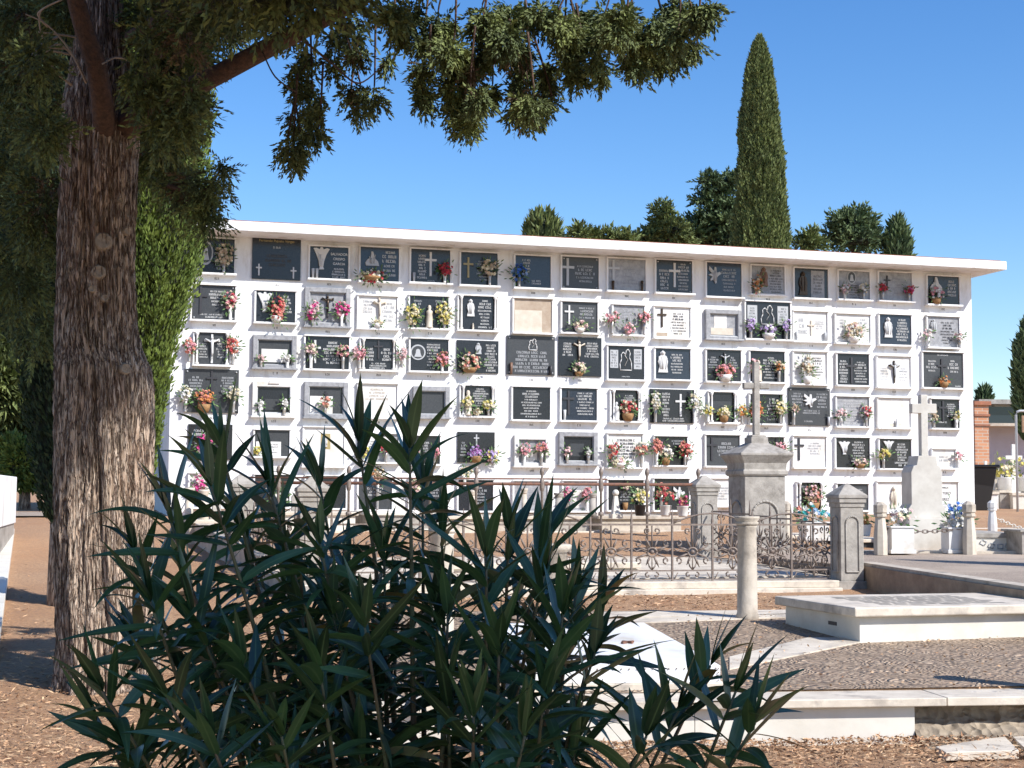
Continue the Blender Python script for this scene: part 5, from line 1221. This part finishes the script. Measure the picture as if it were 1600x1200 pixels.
brn('branch', [(165,225,11.75),(205,190,11.4),(270,152,11.05),(330,122,10.7),(400,85,10.5),(480,42,10.4),(560,-2,10.35),(660,-60,10.4),(800,-110,10.5),(1000,-140,10.3),(1150,-120,10.2)], [.11,.11,.085,.072,.068,.066,.062,.055,.045,.03,.018])
brn('branch', [(165,245,11.7),(162,190,11.25),(152,110,10.9),(130,40,10.7),(112,-30,10.5),(90,-140,10.2)], [.07,.085,.075,.07,.062,.05])
brn('branch', [(170,220,11.8),(200,170,11.5),(240,80,11.3),(260,-20,11.2),(300,-140,11)], [.09,.09,.07,.06,.05])
brn('branch', [(205,60,11.4),(250,30,11.1),(330,5,10.8),(420,-40,10.5)], [.06,.045,.035,.03])
for k, pts in enumerate([[(135,130),(110,80),(75,40),(40,22)],[(110,85),(70,80),(40,100),(25,110)],[(112,75),(75,72),(62,40),(66,15),(95,0)],[(75,42),(60,20),(100,-2)],[(122,95),(95,70),(75,75)],[(130,60),(100,55),(60,50)],[(112,133),(85,110),(76,85)],[(90,58),(65,70),(33,108)],[(205,95),(180,90),(160,100)]]):
    brn('twig', [(x,y,10.95-.1*i) for i,(x,y) in enumerate(pts)], [.010,.008,.006,.004,.003][:len(pts)], 'twig', 5)
F1 = Foliage(); Vh = []
def sp(px, py, rx, ry, Y=10.2, n=None, mi=0, bias=(0,0,-.7), ln=.15, leaf=.040, w=.0125):
    p = at(px,py,Y)-TB; s = Y/F; rx_, ry_ = rx*s, ry*s
    n = n or int(18 + 1.5*rx*ry/22)
    F1.sprays((p.x,p.y,p.z), (rx_*.85, min(rx_,ry_)*.8+.03, ry_*.88), n, ln, 14, leaf, w, bias, .75, mi)
HC = [(430,15,40,18),(398,25,16,20),(450,48,16,8),(478,85,14,22),(470,105,20,26),(486,150,32,24),(470,130,20,30),(488,180,20,30),(462,188,16,36),(488,208,28,18),(455,232,26,16),(460,248,18,12),(456,225,20,20),
 (520,95,11,34),(530,60,20,18),(556,58,32,16),(560,84,22,14),(552,140,28,16),(580,150,26,20),(560,168,18,14),(604,92,5,14),(540,30,24,16),
 (620,20,18,22),(628,48,16,22),(600,10,20,12),(660,110,8,40),(662,148,14,24),(640,20,20,20),(665,60,18,20),(690,40,28,30),(700,75,28,26),(720,105,34,26),(712,140,30,24),(724,170,36,24),(728,190,18,14),(748,150,24,16),(765,140,20,12),(745,90,24,24),
 (760,30,36,30),(800,20,36,26),(790,55,36,24),(770,75,20,20),(812,80,18,22),(815,110,14,22),(812,140,12,24),(828,160,28,16),(830,176,24,10),(850,158,20,12),(810,172,22,12),(855,110,14,20),(858,132,12,10),
 (850,20,34,26),(880,40,26,28),(896,60,18,24),(893,88,20,24),(902,115,14,16),(905,30,30,26),(930,55,18,26),(935,90,8,18),(940,110,8,14),(940,25,26,22),(970,20,30,20),(965,45,30,18),(990,60,26,20),(985,90,12,20),(1000,100,10,14),(1020,40,30,22),(1015,75,22,20),(1035,90,26,16),(1050,55,28,24),(1060,80,20,14),(1085,70,16,8),(1075,25,30,20),(1095,20,26,14),(1110,10,18,12),(1060,10,40,16)]
_pw = np.array([rng.uniform(10.8,11.5) if c[0] < 620 else rng.uniform(9.9,10.7) for c in HC])
for (x,y,rx,ry), Y_ in zip(HC, _pw):
    sp(x, y, rx*.82, ry*.82, Y_, int(24+2.2*rx*ry/22) if x > 615 else None, 0, (0,0,-.9), .10, .038, .015)
    if (int(x)*7+int(y)) % 11 == 0: sp(x-4, y+2, rx*.4, ry*.6, Y_, 8, 2, (0,0,-.9), .08, .034, .013)
# brown cone clusters
for x, y, rx, ry in ((806,60,14,30),(812,150,16,20),(735,110,10,18),(525,8,24,10),(300,75,40,26),(285,50,30,18)): sp(x, y, rx*.7, ry*.8, 10.2, 14, 2)
# sprig at the roof end, and the mass round the trunk head
for x, y, rx, ry in ((345,262,10,18),(338,285,14,14),(322,300,16,12),(308,285,14,16),(312,330,14,12),(330,338,12,10),(318,318,12,14)): sp(x, y, rx, ry, 11.4, 40)
brn('twig', [(262,290,11.4),(300,300,11.4),(330,290,11.4),(348,252,11.4)], [.02,.014,.009,.004], 'branch', 5)
LM = [(40,30,60,50),(120,10,60,40),(30,110,50,60),(60,170,50,50),(20,240,50,70),(60,320,40,80),(25,420,40,80),(60,500,30,60),(240,20,50,30),(300,30,60,40),(350,40,40,30),(270,70,50,34),(300,85,36,26),(240,110,36,26),(270,135,44,28),(285,162,30,28),(245,190,36,34),(270,205,24,32),(235,240,26,40),(268,250,18,28),(280,290,14,18),(220,150,24,20),(400,0,40,12),(340,10,50,20)]
for x, y, rx, ry in LM:
    Y_ = rng.uniform(11.5,12.6) if x > 215 else rng.uniform(11.8,13.2)
    sp(x, y, rx, ry, Y_, int(40+rx*ry/16), 0, (0,0,-.4), .2, .05, .017)
    if rng.uniform() < .5: sp(x+10, y-6, rx*.6, ry*.5, Y_-.1, 24, 2, (0,0,-.3), .15, .04, .014)
for x, y, rx, ry in ((232,150,26,24),(262,165,30,26),(296,140,26,22),(250,205,26,26),(218,120,20,24),(285,190,22,22),(232,60,34,28),(275,30,34,24),(70,200,34,50),(55,90,30,40)): sp(x, y, rx, ry, rng.uniform(10.3,10.6), int(16+rx*ry/16), 0, (0,0,-.4), .14, .045, .017)
# crown above the picture: shades the trunk head
CAN = []
for k in range(64):                     # clumps whose shade falls on the trunk above the knots and on the twigs round it
    for _ in range(200):
        x = rng.uniform(-4.0, 1.6); y = rng.uniform(8.1, 9.9) - .75*x - rng.uniform(0, .2); z = rng.uniform(4.95, 8.2); r = rng.uniform(.45, .85)
        low = z - 1.086*(x+r*.75+2.9)         # where its lower right shade reaches the trunk
        front_ok = (z-CAMZ-r*.75-.28)/(y) > .340   # hangs above the picture
        if low > 2.15 and front_ok: break
    CAN.append((x, y, z, r))
CAN += [(-1.35,9.95,4.95,.5),(-1.0,9.75,5.2,.5),(-.55,9.4,5.55,.5),(-1.8,10.0,4.95,.5),(-1.5,9.6,5.2,.5),(-.9,9.2,5.6,.5),(-2.2,10.2,5.3,.6),(-.7,10.1,5.3,.45),(-.2,9.2,6.0,.5)]
for k in range(46):                     # unseen boughs over the viewer's left, added to keep skylight off the trunk
    x = rng.uniform(-4.6, .2); y = rng.uniform(3.2, 8.6); r = rng.uniform(.55, .9)
    CAN.append((x, y, CAMZ + .345*y + r*.75 + .35 + rng.uniform(0, 1.6), r))
for x, y, z, r in CAN:
    c = np.array((x-TB.x, y-TB.y, z-TB.z)); F1.sprays(c, (r, r*.9, r*.55), int(330*r), .22, 12, .062, .026, (0,0,-.3), .7, 0)
    F1.blob(c, (r*.7, r*.65, r*.34), 1, x*3, .3)  # solid cores, added so the unseen clumps block more light
F1.build('foliage', [M['cypd'], M['core'], M['cone']], T)
# hanging twigs
for k in range(46):
    x, y, rx, ry = HC[(k*17) % len(HC)]; Y_ = _pw[(k*17) % len(HC)]
    brn('twig', [(x+rng.uniform(-20,20), min(y-20, max(-30,y-110)), Y_), (x+rng.uniform(-14,14), y-ry*.8, Y_), (x, y+ry*.3, Y_)], [.009,.006,.003], 'branch', 4)
brn('twig', [(470,60,10.1),(520,100,10.1),(560,130,10.0),(600,100,10)], [.01,.008,.006,.003], 'branch', 4)
brn('twig', [(410,80,10.4),(430,120,10.3),(465,145,10.2)], [.008,.006,.004], 'branch', 4)
# ------------------------------------------------------------ second tree beside the viewer (off to the right): shades the oleander
t = thing('shade_tree', 'broad dark cypress standing beyond the right picture edge, shading the oleander', 'tree', (4.1, -.4, 0), 0)
f = Foliage()
for x, y, z, r in ((3.0,.5,4.7,1.15),(2.2,.2,4.9,.9),(3.6,1.1,4.6,.95),(3.9,.2,5.3,1.2),(2.9,-.4,5.6,1.1),(3.3,1.4,3.95,.6),(2.55,1.0,4.2,.6),(3.5,0,4.0,.9),(1.9,.0,5.6,.8)):
    f.sprays((x-4.1, y+.4, z), (r, r*.8, r*.6), 420, .3, 12, .10, .045, (0,0,-.3), .8, 0)
    f.blob((x-4.1, y+.4, z), (r*.5, r*.42, r*.3), 1, x, .35)
f.build('crown', [M['cypd'], M['core']], t)
mb = MB(); mb.tube([(0,0,-.1),(.05,0,1.5),(-.1,.1,3.2),(-.4,.3,4.6)], [.3,.22,.18,.06], 14)
for x,y,z in ((-1.1,.9,4.7),(-1.9,.6,4.9),(-.5,1.5,4.6),(-.2,.6,5.3),(-1.2,0,5.6)): mb.tube([(-.1,.1,3.0),(x*.5,y*.5,z-.7),(x,y,z)], [.09,.06,.02], 7)
mb.build('trunk', M['bark'], t)
# ------------------------------------------------------------ oleander
OB = Vector((-.12, 2.75, 0))
O = thing('oleander_bush', 'large oleander with long dark narrow leaves filling the lower foreground', 'bush', OB, 0)
SV = []; SQ = []
class LeafAcc:
    def __init__(s): s.V = []; s.Q = []
    def leaf(s, p, d, L, W, droop, twist, fold=.35):
        d = d.normalized(); n = 9
        side = d.cross(Vector((0,0,1)))
        if side.length < .1: side = d.cross(Vector((1,0,0)))
        side.normalize(); side = Matrix.Rotation(twist, 3, d) @ side
        up_ = side.cross(d).normalized(); b0 = len(s.V); pos = p.copy(); dd = d.copy()
        for k in range(n+1):
            t = k/n
            wv = W*.5*min(1, (t/.10)**.6 if t < .10 else 1)*(1 - max(0,(t-.42)/.58)**1.9) * (.75+.25*math.sin(math.pi*min(1,t*1.15)))
            if t < .05: wv = W*.08
            s.V += [tuple(pos - side*wv + up_*wv*fold), tuple(pos), tuple(pos + side*wv + up_*wv*fold)]
            dd = (dd + Vector((0,0,-1))*droop/n).normalized(); up_ = side.cross(dd).normalized()
            pos = pos + dd*L/n
        for k in range(n):
            a = b0+k*3; s.Q += [(a,a+1,a+4,a+3),(a+1,a+2,a+5,a+4)]
LA = LeafAcc(); SM = MB(); rs = random.Random(12)
tips = [(345,700,2.65),(330,760,2.5),(262,800,2.55),(420,760,2.7),(560,690,2.75),(640,700,2.6),(500,850,2.55),(210,860,2.6),(235,940,2.45),(160,1080,2.4),(300,960,2.5),(150,1130,2.6),(470,960,2.7),(795,830,2.7),(760,870,2.5),(850,900,2.6),(900,930,2.75),(880,960,2.45),(930,1020,2.6),(570,980,2.4),(700,960,2.5),(780,1010,2.4),(500,1050,2.35),(380,1040,2.4),(260,1090,2.35),(850,1090,2.4),(1110,1040,2.6),(1150,1080,2.45),(1060,1110,2.5),(1180,1130,2.4),(1010,1150,2.4),(740,1120,2.3),(440,1150,2.25),(330,1160,2.2),(690,820,2.9),(440,840,2.9),(540,900,3.0),(810,950,3.0),(620,960,3.0),(480,1000,2.95),(880,1040,2.95),(390,1110,2.9),(200,1170,2.5),(850,850,2.75),(940,950,2.85),(500,760,2.9),(380,820,2.75),(600,860,2.75),(680,950,2.7),(520,960,2.55),(340,1020,2.7),(760,940,2.95),(450,930,3.0),(840,1000,2.9),(590,1060,2.7),(290,900,2.95),(660,760,3.0),(700,1080,2.5),(480,1100,2.6),(220,1010,2.65),(400,1170,2.5),(900,1160,2.6),(820,1150,2.3),(560,1170,2.5)]
for k, (px, py, Y) in enumerate(tips):
    tip = at(px, py, Y) - OB
    b = Vector((tip.x*.25 + rs.uniform(-.08,.08), (tip.y)*.3 + rs.uniform(-.08,.08), 0))
    lean = Vector((tip.x-b.x, tip.y-b.y, 0))
    c1 = b + Vector((lean.x*.15, lean.y*.15, tip.z*.45)); c2 = tip - Vector((lean.x*.35, lean.y*.35, tip.z*.22))
    pts = []
    for s in range(21):
        t = s/20; pts.append(b*(1-t)**3 + c1*3*t*(1-t)**2 + c2*3*t*t*(1-t) + tip*t**3)
    SM.tube(pts, [.0085*(1-t/20)+.0022 for t in range(21)], 5)
    Ls = sum((pts[i+1]-pts[i]).length for i in range(20))
    # whorls from the tip downwards
    s_ = 0; ph = rs.uniform(0, 6.28); w = 0
    while s_ < min(.56, Ls*.62):
        t = 1 - s_/Ls; i = min(19, int(t*20)); f_ = t*20-i; p = pts[i].lerp(pts[i+1], f_); d = (pts[i+1]-pts[i]).normalized()
        a = d.orthogonal().normalized(); b_ = d.cross(a)
        ang = R(14) if w == 0 else R(min(86, 28 + w*11 + rs.uniform(-10,10)))
        for q in range(3 if w else 4):
            if w > 2 and rs.random() < .3: continue
            th = ph + q*2*math.pi/(3 if w else 4) + rs.uniform(-.5,.5); o_ = a*math.cos(th)+b_*math.sin(th)
            dd = d*math.cos(ang)+o_*math.sin(ang)
            ang2 = ang + R(rs.uniform(-16,16))*(w > 0); dd = d*math.cos(ang2)+o_*math.sin(ang2); L_ = rs.uniform(.105,.175)*(.75 if w == 0 else 1)
            LA.leaf(p, dd, L_, rs.uniform(.0155,.0225), rs.uniform(-.1,1.1)+.06*w*.3, rs.uniform(-.9,.9), rs.uniform(.05,.35))
        ph += 1.05 + rs.uniform(-.3,.3); w += 1; s_ += rs.uniform(.026,.05)
M['leafy'] = mat('yellowed_leaf', (.30,.26,.06), .5, (.22,.12,.05), 20, island=.3)
lo = grid_mesh('leaves', LA.V, LA.Q, [M['leaf'], M['leafy']], O, smooth=True, mi=np.repeat((rng.uniform(size=len(LA.Q)//18) < .02).astype(int), 18))
at_ = lo.data.attributes.new('rib', 'FLOAT', 'POINT'); at_.data.foreach_set('value', np.tile(np.array([0,1,0], dtype=np.float32), len(LA.V)//3))
SM.build('stems', M['stem'], O)
# ------------------------------------------------------------ litter of dry needles and leaves on the earth
def litter(name, n, region, m, L, W, fn=g, zoff=.004):
    P = []; 
    while len(P) < n:
        x, y = region(); P.append((x, y, fn(y)+zoff+rng.uniform(0,.012)))
    P = np.array(P); D = np.stack([rng.normal(size=n), rng.normal(size=n), rng.normal(size=n)*.18], 1)
    V, Q = leaves(P, D, L*rng.uniform(.5,1.5,n), W*rng.uniform(.5,1.5,n)); o = grid_mesh(name, V, Q, m, smooth=False); return tag(o, kind='stuff')
M['straw'] = mat('dry_straw', (.55,.40,.25), .9, (.30,.15,.08), 6, island=.5)
M['litter'] = mat('dead_leaves', (.30,.15,.08), .9, (.50,.34,.20), 6, island=.5)
def near():
    y = 8.2 + abs(rng.normal())*3.2; return (rng.uniform(-.36*y-.2, -.02*y), y)
litter('dry_needles', 9000, near, M['straw'], .06, .007)
litter('leaf_litter', 4000, near, M['litter'], .028, .012)
def front(): 
    y = rng.uniform(8.3, 9.75); return (rng.uniform(.0, .36*y), y)
litter('fallen_leaves', 4200, lambda: (lambda x: (x, frontY(x) - .03 - abs(rng.normal())*.45))(rng.uniform(0,3.7)), M['litter'], .032, .012)
litter('dry_straw', 3000, front, M['straw'], .06, .007)
litter('terrace_litter', 700, lambda: (rng.uniform(1.5,5.5), rng.uniform(10.2,14.6)), M['litter'], .03, .012, gt, .004)
litter('wall_foot_litter', 1500, lambda: (rng.uniform(-1,3.4), rng.uniform(14.9,16.2)), M['straw'], .05, .012, gt, .0)
